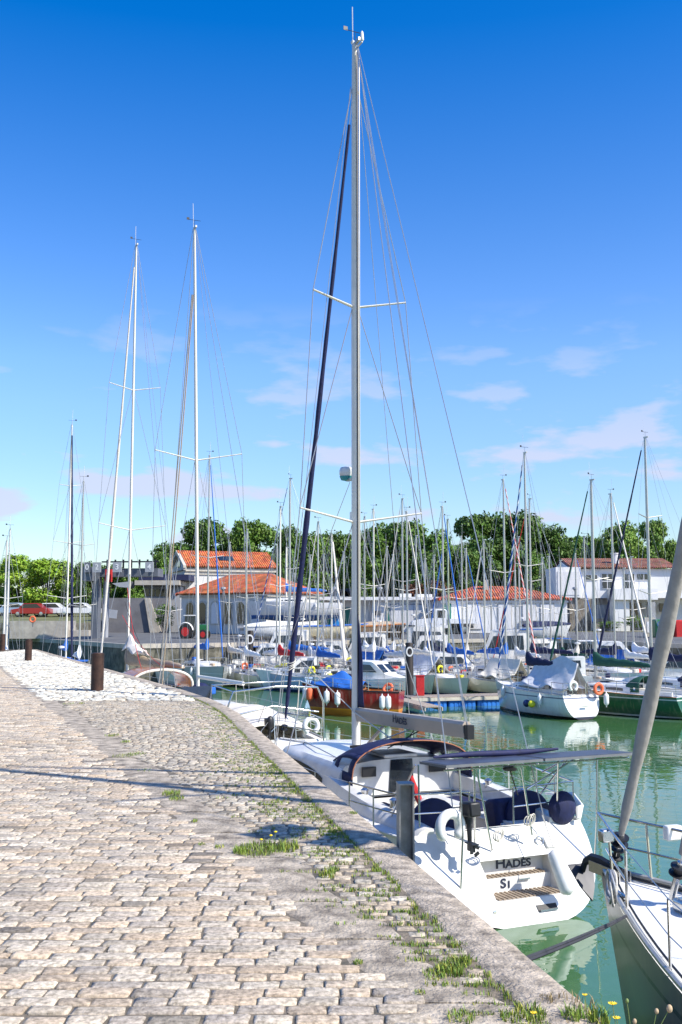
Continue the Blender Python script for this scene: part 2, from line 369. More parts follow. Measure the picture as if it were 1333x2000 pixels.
for (px_, py_, rad, n, h) in [(335, 1552, .16, 260, .07), (345, 1562, .12, 160, .06), (505, 1662, .26, 520, .08), (560, 1657, .16, 200, .11), (470, 1665, .10, 160, .08), (240, 1477, .22, 200, .04),
        (268, 1473, .2, 160, .04), (220, 1437, .18, 120, .05), (245, 1449, .12, 100, .04), (640, 1710, .10, 170, .07), (655, 1700, .06, 60, .06), (880, 1895, .11, 380, .06), (850, 1905, .10, 160, .04), (905, 1880, .07, 120, .06),
        (395, 1650, .05, 60, .03), (690, 1590, .06, 120, .04), (430, 1655, .06, 60, .04), (135, 1375, .2, 80, .05), (160, 1374, .1, 60, .05), (1040, 1985, .10, 200, .07), (900, 1990, .10, 160, .05), (820, 1940, .05, 60, .03), (700, 1880, .04, 50, .03), (380, 1605, .05, 60, .04), (285, 1505, .15, 70, .03), (650, 1625, .06, 100, .04), (735, 1700, .06, 100, .04), (1120, 1990, .08, 130, .09), (1170, 1995, .08, 130, .10), (1000, 1990, .08, 130, .06)]:
    p = GP(px_, py_, 0); sp.append((p.x, p.y, rad*.62, int(n*.8), h*.62))
grass_tufts('joint_grass', sp, 4, 'green grass tufts growing in the joints of the quay paving')
# dry weeds on the coping
r = random.Random(5); sp = []
m_dry = mat('dry_weed', (.30, .22, .10), .8, var=.3)
for _ in range(34):
    y = r.uniform(4.0, 5.1); x = edge_x(y)-r.uniform(.0, .2); sp.append((x, y, .03, 8, r.uniform(.02, .05)))
o = grass_tufts('dry_weeds', sp, 9, 'brown dry weed stalks on the coping at the bottom right corner'); o.data.materials[0] = m_dry; o['category'] = 'weeds'
m_yel = mat('petal_yellow', (.85, .62, .02), .6, var=.1); m_stem = mat('stem_green', (.16, .22, .06), .7); m_seed = mat('seed_head', (.45, .33, .2), .9)
for i, (px_, py_, hz_, rad, lab, mm) in enumerate([(1197, 1962, .12, .016, 'yellow dandelion flower on the quay edge, biggest of the blooms in the corner', m_yel), (1143, 1945, .05, .010, 'small yellow bloom lying low on the coping', m_yel),
        (1043, 1980, .04, .012, 'orange yellow bloom in the grass joint left of the coping', m_yel), (1075, 1600, 0, 0, '', None), (1205, 1990, .10, .014, 'lower yellow bloom right beside the frame bottom', m_yel), (1308, 1970, .35, .013, 'pale fluffy seed head standing highest at the lower right', m_seed),
        (1225, 1955, .30, .008, 'thin green stalk with closed buds over the water', m_stem), (1283, 1975, .32, .009, 'brown seed head on thin stalk leaning over the grey hull', m_seed), (1240, 1995, .22, .009, 'short brown seed stalk by the corner of the quay', m_seed), (765, 1632, 0, 0, '', None)]):
    if not mm: continue
    yy = 4.45; p = PD(px_, py_, yy); ex = min(p.x, edge_x(yy)-.02+.0)
    b0 = Vector((ex, yy, .0)); t = thing('wild_flower', lab, 'flower', b0, 0, 'wild flowers at the quay corner')
    q = p-b0; mm_ = MB().tube([(0, 0, 0), q*.5+Vector((.01, 0, .02)), q], .0018, 5); mm_.build('stem', m_stem, t)
    f = MB()
    if mm is m_yel:
        for k in range(14):
            a = k*math.pi/7; f.add([q, q+Vector((math.cos(a-.2)*rad, math.sin(a-.2)*rad, .004)), q+Vector((math.cos(a)*rad*1.25, math.sin(a)*rad*1.25, .008)), q+Vector((math.cos(a+.2)*rad, math.sin(a+.2)*rad, .004))], [(0, 1, 2, 3)])
        f.ball(q+Vector((0, 0, .004)), rad*.5, 8, sc=(1, 1, .6)); f.build('flower_head', mm, t, smooth=0)
    else: f.ball(q, rad, 10, sc=(1, 1, 1.3)).build('seed_head', mm, t)
r = random.Random(9)
for k, (px_, py_, lab) in enumerate([(536, 1625, 'tall yellow flower at the top of the big grass tuft'), (508, 1640, 'yellow flower at the left of the big grass tuft'), (527, 1632, 'yellow flower in the middle of the big grass tuft')]):
    p = PD(px_, py_, 8.35); t = thing('wild_flower', lab, 'flower', (p.x, p.y, 0), 0, 'yellow flowers in the big grass tuft'); MB().tube([(0, 0, 0), (.01, .01, p.z)], .002, 5).build('stem', m_stem, t)
    MB().ball((.01, .01, p.z), .014, 8, sc=(1, 1, .5)).build('flower_head', m_yel, t)

# ---- bollards
m_rust = mat('rusty_steel', (.075, .036, .022), .55, .3, var=.35, scale=5, bump=.15, bscale=60, hue=(.035, .02, .015))
BG = 'steel tube bollards along the quay edge'
for i, (px_, py_, hh, rad, lab) in enumerate([(190, 1349, .92, .155, 'rust brown steel tube bollard nearest of the three on the pale setts'),
        (55.5, 1290.5, .88, .145, 'middle rust brown steel bollard on the pale quay setts'), (5, 1271, .9, .14, 'farthest rust brown bollard, cut by the left picture edge')]):
    p = GP(px_, py_, 0); t = thing('steel_bollard', lab, 'bollard', p, 0, BG)
    MB().lathe((0, 0, 0), [(rad, -.05), (rad, hh-.006), (rad-.006, hh)], 32).build('post', m_rust, t)
    MB().lathe((0, 0, 0), [(rad-.03, hh), (rad-.035, hh+.008), (0, hh+.012)], 32).build('cap', m_rust, t)

# ---- water
m = bpy.data.materials.new('harbour_water'); m.use_nodes = True; n = m.node_tree.nodes; l = m.node_tree.links; bb = n['Principled BSDF']
bb.inputs['Base Color'].default_value = (.072, .150, .040, 1); bb.inputs['Roughness'].default_value = .015; bb.inputs['IOR'].default_value = 1.62
co = n.new('ShaderNodeTexCoord')
nn = n.new('ShaderNodeTexNoise'); nn.inputs['Scale'].default_value = .5; nn.inputs['Detail'].default_value = 3; l.new(co.outputs['Object'], nn.inputs[0])
rp = n.new('ShaderNodeValToRGB'); rp.color_ramp.elements[0].color = (.044, .128, .046, 1); rp.color_ramp.elements[1].color = (.068, .165, .052, 1); l.new(nn.outputs[0], rp.inputs[0]); l.new(rp.outputs[0], bb.inputs['Base Color'])
mp1 = n.new('ShaderNodeMapping'); mp1.inputs['Scale'].default_value = (1, 1.0, 1); mp1.inputs['Rotation'].default_value = (0, 0, .3); l.new(co.outputs['Object'], mp1.inputs[0])
na = n.new('ShaderNodeTexNoise'); na.inputs['Scale'].default_value = 1.6; na.inputs['Detail'].default_value = 2; na.inputs['Distortion'].default_value = .4; l.new(mp1.outputs[0], na.inputs[0])
nb = n.new('ShaderNodeTexNoise'); nb.inputs['Scale'].default_value = 5.5; nb.inputs['Detail'].default_value = 2; l.new(mp1.outputs[0], nb.inputs[0])
b1 = n.new('ShaderNodeBump'); b1.inputs['Strength'].default_value = 1; b1.inputs['Distance'].default_value = .0075; l.new(na.outputs[0], b1.inputs['Height'])
b2 = n.new('ShaderNodeBump'); b2.inputs['Strength'].default_value = 1; b2.inputs['Distance'].default_value = .0012; l.new(nb.outputs[0], b2.inputs['Height']); l.new(b1.outputs[0], b2.inputs['Normal']); l.new(b2.outputs[0], bb.inputs['Normal'])
struct(MB().poly([(-200, -30, WZ), (200, -30, WZ), (200, 110, WZ), (-200, 110, WZ)]).build('water', m, smooth=0))

# ---- far land
def quay_pt(px_, py_): p = GP(px_, py_, 0); return p
far = [quay_pt(-600, 1246), quay_pt(-80, 1245), quay_pt(60, 1246), quay_pt(245, 1258), quay_pt(420, 1256), quay_pt(620, 1251.5), quay_pt(1046, 1246.5), quay_pt(1333, 1257.5), quay_pt(1900, 1275)]
def gz(y): return max(0., min(.35, (y-78)*.02))
m_asph = mat('asphalt', (.11, .11, .108), .9, var=.25, scale=.35, bump=.3, bscale=20)
m_grassg = mat('dry_grass', (.16, .15, .06), .95, var=.45, scale=.4, bump=.5, bscale=8, hue=(.09, .12, .03))
m_conc = mat('concrete', (.40, .36, .30), .85, var=.25, scale=1.5, bump=.2)
b = MB(); rows = []
for p in far:
    rows.append([Vector((p.x, p.y, 0)), Vector((p.x*1.02, p.y*1.0+6, gz(p.y+6))), Vector((p.x*1.1, p.y+22, .35)), Vector((p.x*1.5, 190, .35)), Vector((p.x*12, 2600, .35))])
rows.insert(0, [v+Vector((-400, 0, 0)) for v in rows[0]]); rows.append([v+Vector((400, 0, 0)) for v in rows[-1]])
b.loft(rows, 0, False, ring_closed=False); struct(b.build('far_ground', m_asph, smooth=0))
b = MB(); rg = []
for p in [far[0]+Vector((-300, 0, 0))]+far+[far[-1]+Vector((300, 0, 0))]:
    rg.append([(p.x, p.y, -4), (p.x, p.y, -.32), (p.x, p.y-.08, -.3), (p.x, p.y-.08, .01), (p.x, p.y+.7, .012), (p.x, p.y+.7, -.02)])
b.loft(rg, 0, False, ring_closed=False)
o = struct(b.build('far_quay_wall', [m_wall, m_conc], smooth=0))
for f in o.data.polygons:
    if f.center.z > -.31: f.material_index = 1
# grass areas on the far side
def gpatch(name, pts, m_, z=.36):
    return struct(MB().poly([(p[0], p[1], z) for p in pts]).build(name, m_, smooth=0))
gpatch('grass_ground', [(-80, 112), (-30, 104), (-24, 118), (-20, 180), (-140, 180)], m_grassg)
gpatch('grass_verge', [(-60, 190), (160, 190), (500, 900), (-500, 900)], m_grassg, .37)
gpatch('grass_strip', [(24, 105), (48, 108), (50, 112), (24, 110)], m_grassg, .362)
# ================================================================ BOAT BUILDERS
m_white = mat('white_gelcoat', (.76, .75, .71), .3, var=.07, scale=2.5, coat=.2, hue=(.68, .655, .60))
m_deck = mat('deck_nonskid', (.72, .71, .67), .6, var=.10, scale=5, bump=.1, bscale=200)
m_dgrey = mat('grey_deck', (.50, .50, .48), .6, var=.12, scale=5)
m_alu = mat('anodised_alloy', (.52, .50, .45), .38, .55, var=.08, scale=3)
m_walu = mat('white_mast_paint', (.74, .70, .60), .35, var=.06, scale=3)
m_steel = mat('stainless_steel', (.62, .61, .58), .22, .95, var=.06, scale=20)
m_wire = mat('rigging_wire', (.50, .49, .47), .4, .6, var=.1)
m_dwire = mat('dark_rope', (.03, .03, .035), .8, var=.2)
m_rope = mat('white_rope', (.62, .58, .50), .85, var=.2, scale=60, bump=.3, bscale=200)
m_glass = mat('dark_window', (.02, .025, .03), .08, var=.2, spec=.8)
m_black = mat('black_plastic', (.012, .012, .014), .45, var=.3)
m_rub = mat('black_rubber', (.02, .02, .02), .7)
m_navy = mat('navy_canvas', (.010, .014, .055), .8, var=.25, scale=12, bump=.25, bscale=14)
m_blue = mat('blue_canvas', (.012, .11, .42), .8, var=.2, scale=10, bump=.3, bscale=12)
m_red = mat('red_canvas', (.50, .02, .02), .8, var=.2, scale=10, bump=.3, bscale=12)
m_green = mat('green_canvas', (.010, .07, .045), .8, var=.2, scale=10, bump=.3, bscale=12)
m_tan = mat('tan_canvas', (.42, .32, .22), .85, var=.15, scale=10, bump=.3, bscale=12)
m_cream = mat('cream_canvas', (.70, .64, .54), .85, var=.1, scale=10, bump=.3, bscale=9)
m_grey = mat('grey_tarp', (.58, .58, .60), .75, var=.12, scale=4, bump=.5, bscale=6)
m_whitec = mat('white_canvas', (.80, .79, .76), .8, var=.06, scale=6, bump=.4, bscale=8)
m_sail = mat('furled_sail_cloth', (.72, .66, .58), .8, var=.1, scale=8, bump=.3, bscale=20)
m_gsail = mat('grey_sail_uv_strip', (.34, .31, .27), .8, var=.12, scale=9, bump=.35, bscale=16)
m_teak = mat('teak_slat', (.30, .235, .17), .7, var=.3, scale=14)
m_wood = mat('varnished_wood', (.42, .15, .03), .3, var=.3, scale=8, coat=.4)
m_orange = mat('orange_buoy', (.80, .16, .06), .6, var=.1)
m_clear = mat('clear_vinyl', (.55, .58, .58), .12, var=.1, alpha=.38)
m_fend = mat('white_fender', (.72, .72, .70), .45, var=.1, scale=6)
m_dblue = mat('dark_blue_fender', (.015, .03, .12), .5)
m_yelb = mat('yellow_buoy', (.80, .72, .03), .5)

def spiral_mat(name, c1, c2, k=.9):
    """furled sail: cloth with a helical stripe of the other colour"""
    m = mat(name, c1, .8, var=.1, scale=8, bump=.3, bscale=16); t = m.node_tree; n = t.nodes; l = t.links; b = n['Principled BSDF']; src = b.inputs['Base Color'].links[0].from_socket
    co = n.new('ShaderNodeTexCoord'); wv = n.new('ShaderNodeTexWave'); wv.bands_direction = 'Z'; wv.inputs['Scale'].default_value = k; wv.inputs['Distortion'].default_value = 1.0
    mp = n.new('ShaderNodeMapping'); mp.inputs['Rotation'].default_value = (.9, 0, 0); mp.inputs['Scale'].default_value = (1, 3, 1); l.new(co.outputs['Object'], mp.inputs[0]); l.new(mp.outputs[0], wv.inputs[0])
    rp = n.new('ShaderNodeValToRGB'); rp.color_ramp.interpolation = 'CONSTANT'; rp.color_ramp.elements[1].position = .72; rp.color_ramp.elements[0].color = (0, 0, 0, 1); rp.color_ramp.elements[1].color = (1, 1, 1, 1); l.new(wv.outputs[0], rp.inputs[0])
    x = n.new('ShaderNodeMixRGB'); l.new(rp.outputs[0], x.inputs[0]); l.new(src, x.inputs[1]); x.inputs[2].default_value = tuple(c2)+(1,); l.new(x.outputs[0], b.inputs['Base Color']); return m
m_fblue = spiral_mat('blue_uv_striped_sail', (.012, .07, .26), (.6, .6, .6)); m_fred = spiral_mat('red_white_striped_sail', (.62, .5, .46), (.5, .02, .02), 1.1)
FURL = dict(navy=m_navy, blue=m_blue, bluewhite=m_fblue, red=m_red, redwhite=m_fred, green=m_green, white=m_sail, tan=m_sail, grey=m_gsail)
COV = dict(navy=m_navy, blue=m_blue, red=m_red, green=m_green, tan=m_tan, white=m_whitec, cream=m_cream, grey=m_grey)

class Hull:
    def __init__(s, L, B, Fa, Fb, aft=.72, scoop=.35, rake=.5, D=.5, N=22, full=.62):
        s.L, s.B, s.Fa, s.Fb, s.aft, s.scoop, s.rake, s.D, s.N, s.full = L, B, Fa, Fb, aft, scoop, rake, D, N, full
    def hb(s, t):
        if t < .42: return s.B/2*(s.aft+(1-s.aft)*math.sin(math.pi/2*t/.42))
        u = (t-.42)/.58; return s.B/2*max(.012, (1-u**2.15))
    def zs(s, t): return s.Fa+(s.Fb-s.Fa)*(.25*t+.75*t*t)
    def zb(s, t):
        k = max(0., math.sin(math.pi*min(1, max(0, t*.93+.035))))
        z = -s.D*k**.75+.06*(1-t)
        if t > .9: z = z*(1-(t-.9)/.1)-.3*((t-.9)/.1)
        return z
    def pt(s, t, k, side=1):
        """k 0 = sheer, 1 = keel line"""
        a = k*math.pi/2; y = s.hb(t)*math.cos(a)**s.full; q = math.sin(a)
        if t > .5: y = s.hb(t)*(math.cos(a)**(s.full+ (t-.5)*1.2))
        z = s.zs(t)+(s.zb(t)-s.zs(t))*q
        fz = max(-.3, min(1, z/s.zs(t)))
        x = t*(s.L-s.rake-s.scoop)+s.scoop + s.rake*(max(0, fz)**1.1)*t**5 - s.scoop*(1-fz)*(1-t)**8
        return Vector((x, y*side, z))
    def ring(s, t, K=9):
        ks = [i/K for i in range(K+1)]
        return [s.pt(t, k, 1) for k in ks]+[s.pt(t, k, -1) for k in ks[:-1][::-1]]
    def xt(s, x):                       # station of a deck x
        lo, hi = 0., 1.
        for _ in range(24):
            m_ = (lo+hi)/2
            if s.pt(m_, 0).x < x: lo = m_
            else: hi = m_
        return lo
    def mesh(s, K=9, transom=True):
        b = MB(); ts = [i/s.N for i in range(s.N+1)]
        rings = [s.ring(t, K) for t in ts]; b.loft(rings, 0, False, ring_closed=False)
        if transom: b.poly(rings[0][::-1])
        return b
    def deck(s, c0=None, c1=None, cw=.5, floor=-.42, seat=.30):
        """deck with real cockpit well between x c0..c1"""
        ts = sorted(set([i/s.N for i in range(s.N+1)]+([s.xt(c0), s.xt(c1)] if c0 is not None else []))); b = MB()
        ct = (s.xt(c0), s.xt(c1)) if c0 is not None else (9, 9); vs = []; K = 5
        for t in ts:
            h = s.hb(t)-.015; c = min(cw, h*.75); x = s.pt(t, 0).x; z = s.zs(t)-.03
            for y in (h, c, 0, -c, -h): vs.append((x-(0 if t else -.0), y, z+.05*(1-(y/max(h, .01))**2)*min(1, h)))
        fs = []
        for i in range(len(ts)-1):
            for j in range(4):
                if ct[0]-1e-6 <= ts[i] and ts[i+1] <= ct[1]+1e-6 and j in (1, 2): continue
                fs.append((i*5+j, i*5+j+1, (i+1)*5+j+1, (i+1)*5+j))
        b.add(vs, fs)
        if c0 is not None:
            z0 = s.zs(ct[0]); z1 = s.zs(ct[1]); zf = z0+floor; zt = z0+.02; zst = zf+.42*abs(floor)/.42*.95; si = cw*.52
            for sg in (1, -1):          # seats as steps in the well
                prof = [(cw*sg, zt+.0), (cw*sg, zst), (si*sg, zst), (si*sg, zf), (0, zf)]
                A = [(c0, y, z) for y, z in prof]; B_ = [(c1, y, z) for y, z in prof]; b.loft([A, B_] if sg < 0 else [B_, A], 0, False, ring_closed=False)
            b.poly([(c0, cw, zt), (c0, -cw, zt), (c0, -cw, zf), (c0, cw, zf)]); b.poly([(c1, cw, zt), (c1, cw, zf), (c1, -cw, zf), (c1, -cw, zt)])
        return b
    def rail_pts(s, t0, t1, n, inset=.04, z=0., side=1):
        out = []
        for i in range(n+1):
            t = t0+(t1-t0)*i/n; out.append(Vector((s.pt(t, 0).x, side*max(0, s.hb(t)-inset), s.zs(t)+z)))
        return out

def cabin(h, x0, x1, wf, hh, root, m=m_white, wmat=m_glass, win=True, drop=.0, name='coachroof', nwin=1, hatch=True):
    """coachroof lofted on the deck; returns top z function"""
    n = 10; rings = []; side = []
    for i in range(n+1):
        u = i/n; x = x0+(x1-x0)*u; t = h.xt(x); zd = h.zs(t)-.03; w = min(wf, h.hb(t)*(.70 if wf < 1.3 else .80))
        if u > .55: w *= 1-.45*((u-.55)/.45)**2
        H = hh*(1-.25*u) if u < .6 else hh*(1-.15)*(1-((u-.6)/.4)**1.6*.97)
        H = max(.015, H); cam_ = .05*w
        rings.append([Vector((x, w, zd)), Vector((x, w*.95, zd+H*.75)), Vector((x, w*.86, zd+H)), Vector((x, w*.45, zd+H+cam_)), Vector((x, 0, zd+H+cam_*1.4)),
                      Vector((x, -w*.45, zd+H+cam_)), Vector((x, -w*.86, zd+H)), Vector((x, -w*.95, zd+H*.75)), Vector((x, -w, zd))])
    b = MB().loft(rings, 0, True, ring_closed=False); o = b.build(name, m, root, smooth=40)
    if win:
        for sg in (0, 1):
            for q in range(nwin):
                u0 = 1+q*(6/nwin)*1.0; u1 = u0+6/nwin-.35; up = []; lo = []
                for k in range(6):
                    i = u0+(u1-u0)*k/5; a = int(i); f = i-a; r0, r1 = rings[a], rings[min(n, a+1)]
                    j0, j1 = (0, 1) if not sg else (8, 7)
                    P0 = r0[j0].lerp(r1[j0], f); P1 = r0[j1].lerp(r1[j1], f); off = Vector((0, .006*(1 if not sg else -1), 0))
                    tp = .92-.25*abs(k/5-.4); lo.append(P0.lerp(P1, .38)+off); up.append(P0.lerp(P1, tp)+off)
                MB().loft([lo, up] if sg else [up, lo], 0, False, ring_closed=False).build('cabin_window', wmat, o)
    # companionway
    r = rings[0]; zd = r[0].z; w = .27
    MB().prism([(x0-.012, w, zd+.06), (x0-.012, w*.85, r[4].z-.03), (x0-.012, -w*.85, r[4].z-.03), (x0-.012, -w, zd+.06)], (-.012, 0, 0)).build('companionway', wmat, root)
    if hatch:
        i = 5; p = rings[i][4]; MB().box((p.x, 0, p.z+.02), (.5, .5, .035), ry=.05).build('deck_hatch', wmat, root, bevel=.01)
        MB().box((x0+.35, 0, rings[1][4].z+.02), (.75, .62, .05)).build('sliding_hatch', m, root, bevel=.015)
    return rings

def wire(root, a, b, r=.006, m=None, name='shroud', sag=0., n=4):
    r = r*1.3 if r < .009 else r
    a, b = Vector(a), Vector(b)
    pts = [a, b] if not sag else [a.lerp(b, i/10)-Vector((0, 0, sag*4*(i/10)*(1-i/10))) for i in range(11)]
    return MB().tube(pts, r, n, cap=False).build(name, m or m_wire, root)

def mast_set(root, h, xm, zd, H, m=m_alu, rx=.075, ry=.05, spr=1, furl=None, fw=.06, fr=1.0, bowx=None, boom=None, cover=None, wr=.006, stays=True, lod=1, top=True, lean=0., backx=None, fadeend=.96, sweep=.12, ant=True, boom_ang=0, spw=None):
    """mast with spreaders, rigging, boom and furled genoa; local coords, x forward"""
    T = zd+H; bx = bowx if bowx is not None else h.L-.15; bz = h.zs(1)+.02; L = h.L
    M_ = MB().tube([(xm, 0, zd), (xm-.0, 0, T*.6), (xm-.02, 0, T)], [1, 1, .8], 12).v
    b = MB(); rings = []
    for z, k in ((zd-.05, 1), (zd+H*.6, 1), (zd+H*.93, .85), (T, .72)):
        rings.append([(xm+math.cos(a)*rx*k, math.sin(a)*ry*k, z) for a in [2*math.pi*j/12 for j in range(12)]])
    b.loft(rings); mo = b.build('mast', m, root, smooth=60)
    if lod:
        MB().box((xm-rx*.5-.03, 0, T+.02), (rx*2+.12, .06, .07)).build('masthead', m_alu, mo)
        if ant:
            wire(mo, (xm+.06, .02, T+.04), (xm+.08, .02, T+.95), .006*max(1, wr/.006), m_white, 'antenna')
            v = MB().tube([(xm-.03, 0, T+.05), (xm-.03, 0, T+.3)], .006, 5).tube([(xm-.03, -.22, T+.3), (xm-.03, .24, T+.3)], .008, 5).box((xm-.03, .24, T+.33), (.01, .1, .09)); v.build('wind_vane', m_black, mo)
    hound = zd+H*fr; tops = []
    cx = xm-.25; ct = h.xt(cx); cy = h.hb(ct)-.10; cz = h.zs(ct)
    fr_ = {1: [.50], 2: [.34, .66], 0: [], 3: [.27, .5, .74]}[spr]; prev = {1: Vector((cx, cy, cz)), -1: Vector((cx, -cy, cz))}; sw0 = spw or cy*.82
    for i, f in enumerate(fr_):
        z = zd+H*f*fr; sw = sw0*(1-.22*i); sb = MB()
        tip = {}
        for sg in (1, -1):
            tip[sg] = Vector((xm-sw*sweep*2, sg*sw, z+.15*sw)); sp_ = MB().tube([(xm, sg*ry, z), tip[sg]], [.042, .03], 8, ey=.6); sp_.build('spreader', m, mo)
            if stays:
                wire(root, prev[sg], tip[sg], wr); wire(root, (prev[sg] if i else Vector((cx-.15, sg*cy*.95, cz))), (xm, sg*ry, z-.06), wr)
        prev = tip
    if stays:
        for sg in (1, -1): wire(root, prev[sg], (xm, sg*ry, hound-.03), wr)
        bk = backx if backx is not None else .12
        wire(root, (bk, 0, h.zs(0)), (xm-rx, 0, T), wr, name='backstay')
    A = Vector((bx, 0, bz)); B_ = Vector((xm+rx+.02, 0, hound-.15))
    if furl:
        A2 = A.lerp(B_, .035); n = 26; pts = []; rad = []
        for i in range(n+1):
            u = i/n; pts.append(A2.lerp(B_, u*fadeend)); k = (1-.62*u)*(1 if u > .03 else .55); rad.append(fw*k*(.55+.45*min(1, u/.22))*(1+.10*math.sin(i*2.3)+.05*math.sin(i*5.1)))
        MB().tube(pts, rad, 10).build('furled_sail', FURL[furl] if isinstance(furl, str) else furl, root, smooth=60)
        wire(root, A, B_, .009, name='forestay')
        MB().lathe(A.lerp(B_, .015), [(.03, 0), (.08, .0), (.08, .015), (.04, .03), (.04, .09), (.08, .10), (.08, .115), (.03, .115)], 12, axis=(B_-A)).build('furler_drum', m_black, root)
    elif stays: wire(root, A, B_, wr, name='forestay')
    if boom:
        bl_, bz_ = boom; z0 = zd+bz_; a = R(boom_ang); e = Vector((xm-rx-bl_*math.cos(a), bl_*math.sin(a), z0+.03)); s_ = Vector((xm-rx, 0, z0))
        bo = MB().tube([s_, e], .05, 8, ey=1.3).build('boom', m, root)
        if stays: wire(root, e, (xm-rx, 0, T-.05), wr*.8, name='topping_lift'); wire(root, s_.lerp(e, .85)-Vector((0, 0, .05)), (s_.lerp(e, .85).x+.0, 0, h.zs(.2)+.02), .01, m_rope, name='mainsheet')
        if cover:
            rings = []; n = 14
            for i in range(n+1):
                u = i/n; c = s_.lerp(e, u); c.x = c.x if u else c.x+rx*1.9
                hh = (.50-.30*u)*(1+.10*math.sin(i*1.9)); ww = (.16-.08*u)*(1+.12*math.sin(i*2.7+1))
                if u == 0: hh *= 1.7; ww *= .75
                if u == 1: hh *= .5
                rings.append([c+Vector((0, math.cos(q)*ww*(1 if math.sin(q) < .3 else .7), -.08+hh*.5+math.sin(q)*hh*.5)) for q in [2*math.pi*j/12 for j in range(12)]])
            MB().loft(rings).build('sail_cover', COV[cover], root, smooth=60)
    return mo

def rails(root, h, hgt=.55, r=.013, n=4, wr=.005, pulp=True, push=True, t0=.12, t1=.88, gates=True, m=m_steel):
    if pulp:
        P = h.rail_pts(t1, .995, 5, .05, 0, 1); Q = h.rail_pts(t1, .995, 5, .05, 0, -1)
        up = [p+Vector((.12*(i/5), 0, hgt)) for i, p in enumerate(P)]+[q+Vector((.12*(i/5), 0, hgt)) for i, q in list(enumerate(Q))[::-1]]
        b = MB().tube(up, r, 6)
        for i in (0, 3): b.tube([P[i], up[i]], r, 6); b.tube([Q[i], Q[i]+Vector((.12*(i/5), 0, hgt))], r, 6)
        b.tube([p.lerp(u, .5) for p, u in zip(P[:5], up[:5])], r*.8, 6); b.tube([q+Vector((.03, 0, hgt*.5)) for q in Q[:5]], r*.8, 6)
        b.build('pulpit', m, root)
    if push:
        P = h.rail_pts(0.005, t0, 3, .05, 0, 1); Q = h.rail_pts(.005, t0, 3, .05, 0, -1); V = Vector((0, 0, hgt))
        for S_ in (P, Q):
            b = MB()
            b.tube([p+V for p in S_[::-1]]+[S_[0]+V*1-Vector((0, S_[0].y*.55, 0))], r, 6); b.tube([p+V*.5 for p in S_[::-1]]+[S_[0]+V*.5-Vector((0, S_[0].y*.55, 0))], r*.8, 6)
            for p in (S_[0], S_[3], S_[0]-Vector((0, S_[0].y*.55, 0))): b.tube([p, p+V], r, 6)
            b.build('pushpit', m, root)
    for sg in (1, -1):
        L_ = h.rail_pts(t0, t1, n, .05, 0, sg); V = Vector((0, 0, hgt))
        for p in L_[1:-1]: MB().tube([p, p+V], r*.9, 6).build('stanchion', m, root)
        for k in (1, .5): MB().tube([p+V*k for p in L_], wr, 4, cap=False).build('lifeline', m_wire, root)

def fender(root, p, r=.11, l=.55, m=None, name='fender'):
    p = Vector(p); pr = [(.02, -.08), (.03, 0), (r*.8, .05), (r, .12), (r, l-.12), (r*.8, l-.05), (.03, l), (.02, l+.08)]
    o = MB().lathe(p-Vector((0, 0, l)), pr, 12).build(name, m or m_fend, root, smooth=60)
    MB().tube([p+Vector((0, 0, .05)), p+Vector((0, 0, .4))], .008, 4).build('lanyard', m_dwire, o); return o

def dodger(root, x0, x1, w, z, hh, m, name='dodger', clear=True):
    """folding sprayhood: arched canvas open aft (x0 aft, x1 front)"""
    def f(u, v):
        a = math.pi*v; x = x1+(x0-x1)*u; k = math.sin(math.pi/2*min(1, u*1.25))**.7 if u < .8 else 1
        return Vector((x, w*math.cos(a)*(.9+.1*u), z+hh*k*(max(0, math.sin(a)))**.55))
    MB().grid(f, 10, 14).build(name, m, root, smooth=60, thick=.01)

def tent(root, h, xa, xb, zr, drop, m, name='boom_tent', seed=1, wid=.95, peak=None, bow=0.):
    """tarp draped over the boom"""
    r = random.Random(seed); ph = [r.uniform(0, 6) for _ in range(4)]; drop += .1*r.random()
    def f(u, v):
        x = xa+(xb-xa)*u; t = h.xt(x); hw = h.hb(t)*wid; s = (v*2-1); zz = zr+(peak or 0)*math.exp(-((u-.35)/.22)**2)
        y = s*hw; edge = h.zs(t)+drop*(1+.25*math.sin(u*9+ph[0]))
        a = abs(s)**.85; z = zz*(1-a)+edge*a
        z += .07*math.sin(u*13+s*6+ph[1])*a+.05*abs(math.sin(u*11+ph[2]+s*7))*a*(1+s)-.12*math.sin(math.pi*a)*1.0
        return Vector((x+.10*math.sin(s*5+ph[3])*a, y, z))
    return MB().grid(f, 26, 22).build(name, m, root, smooth=70, thick=.01)

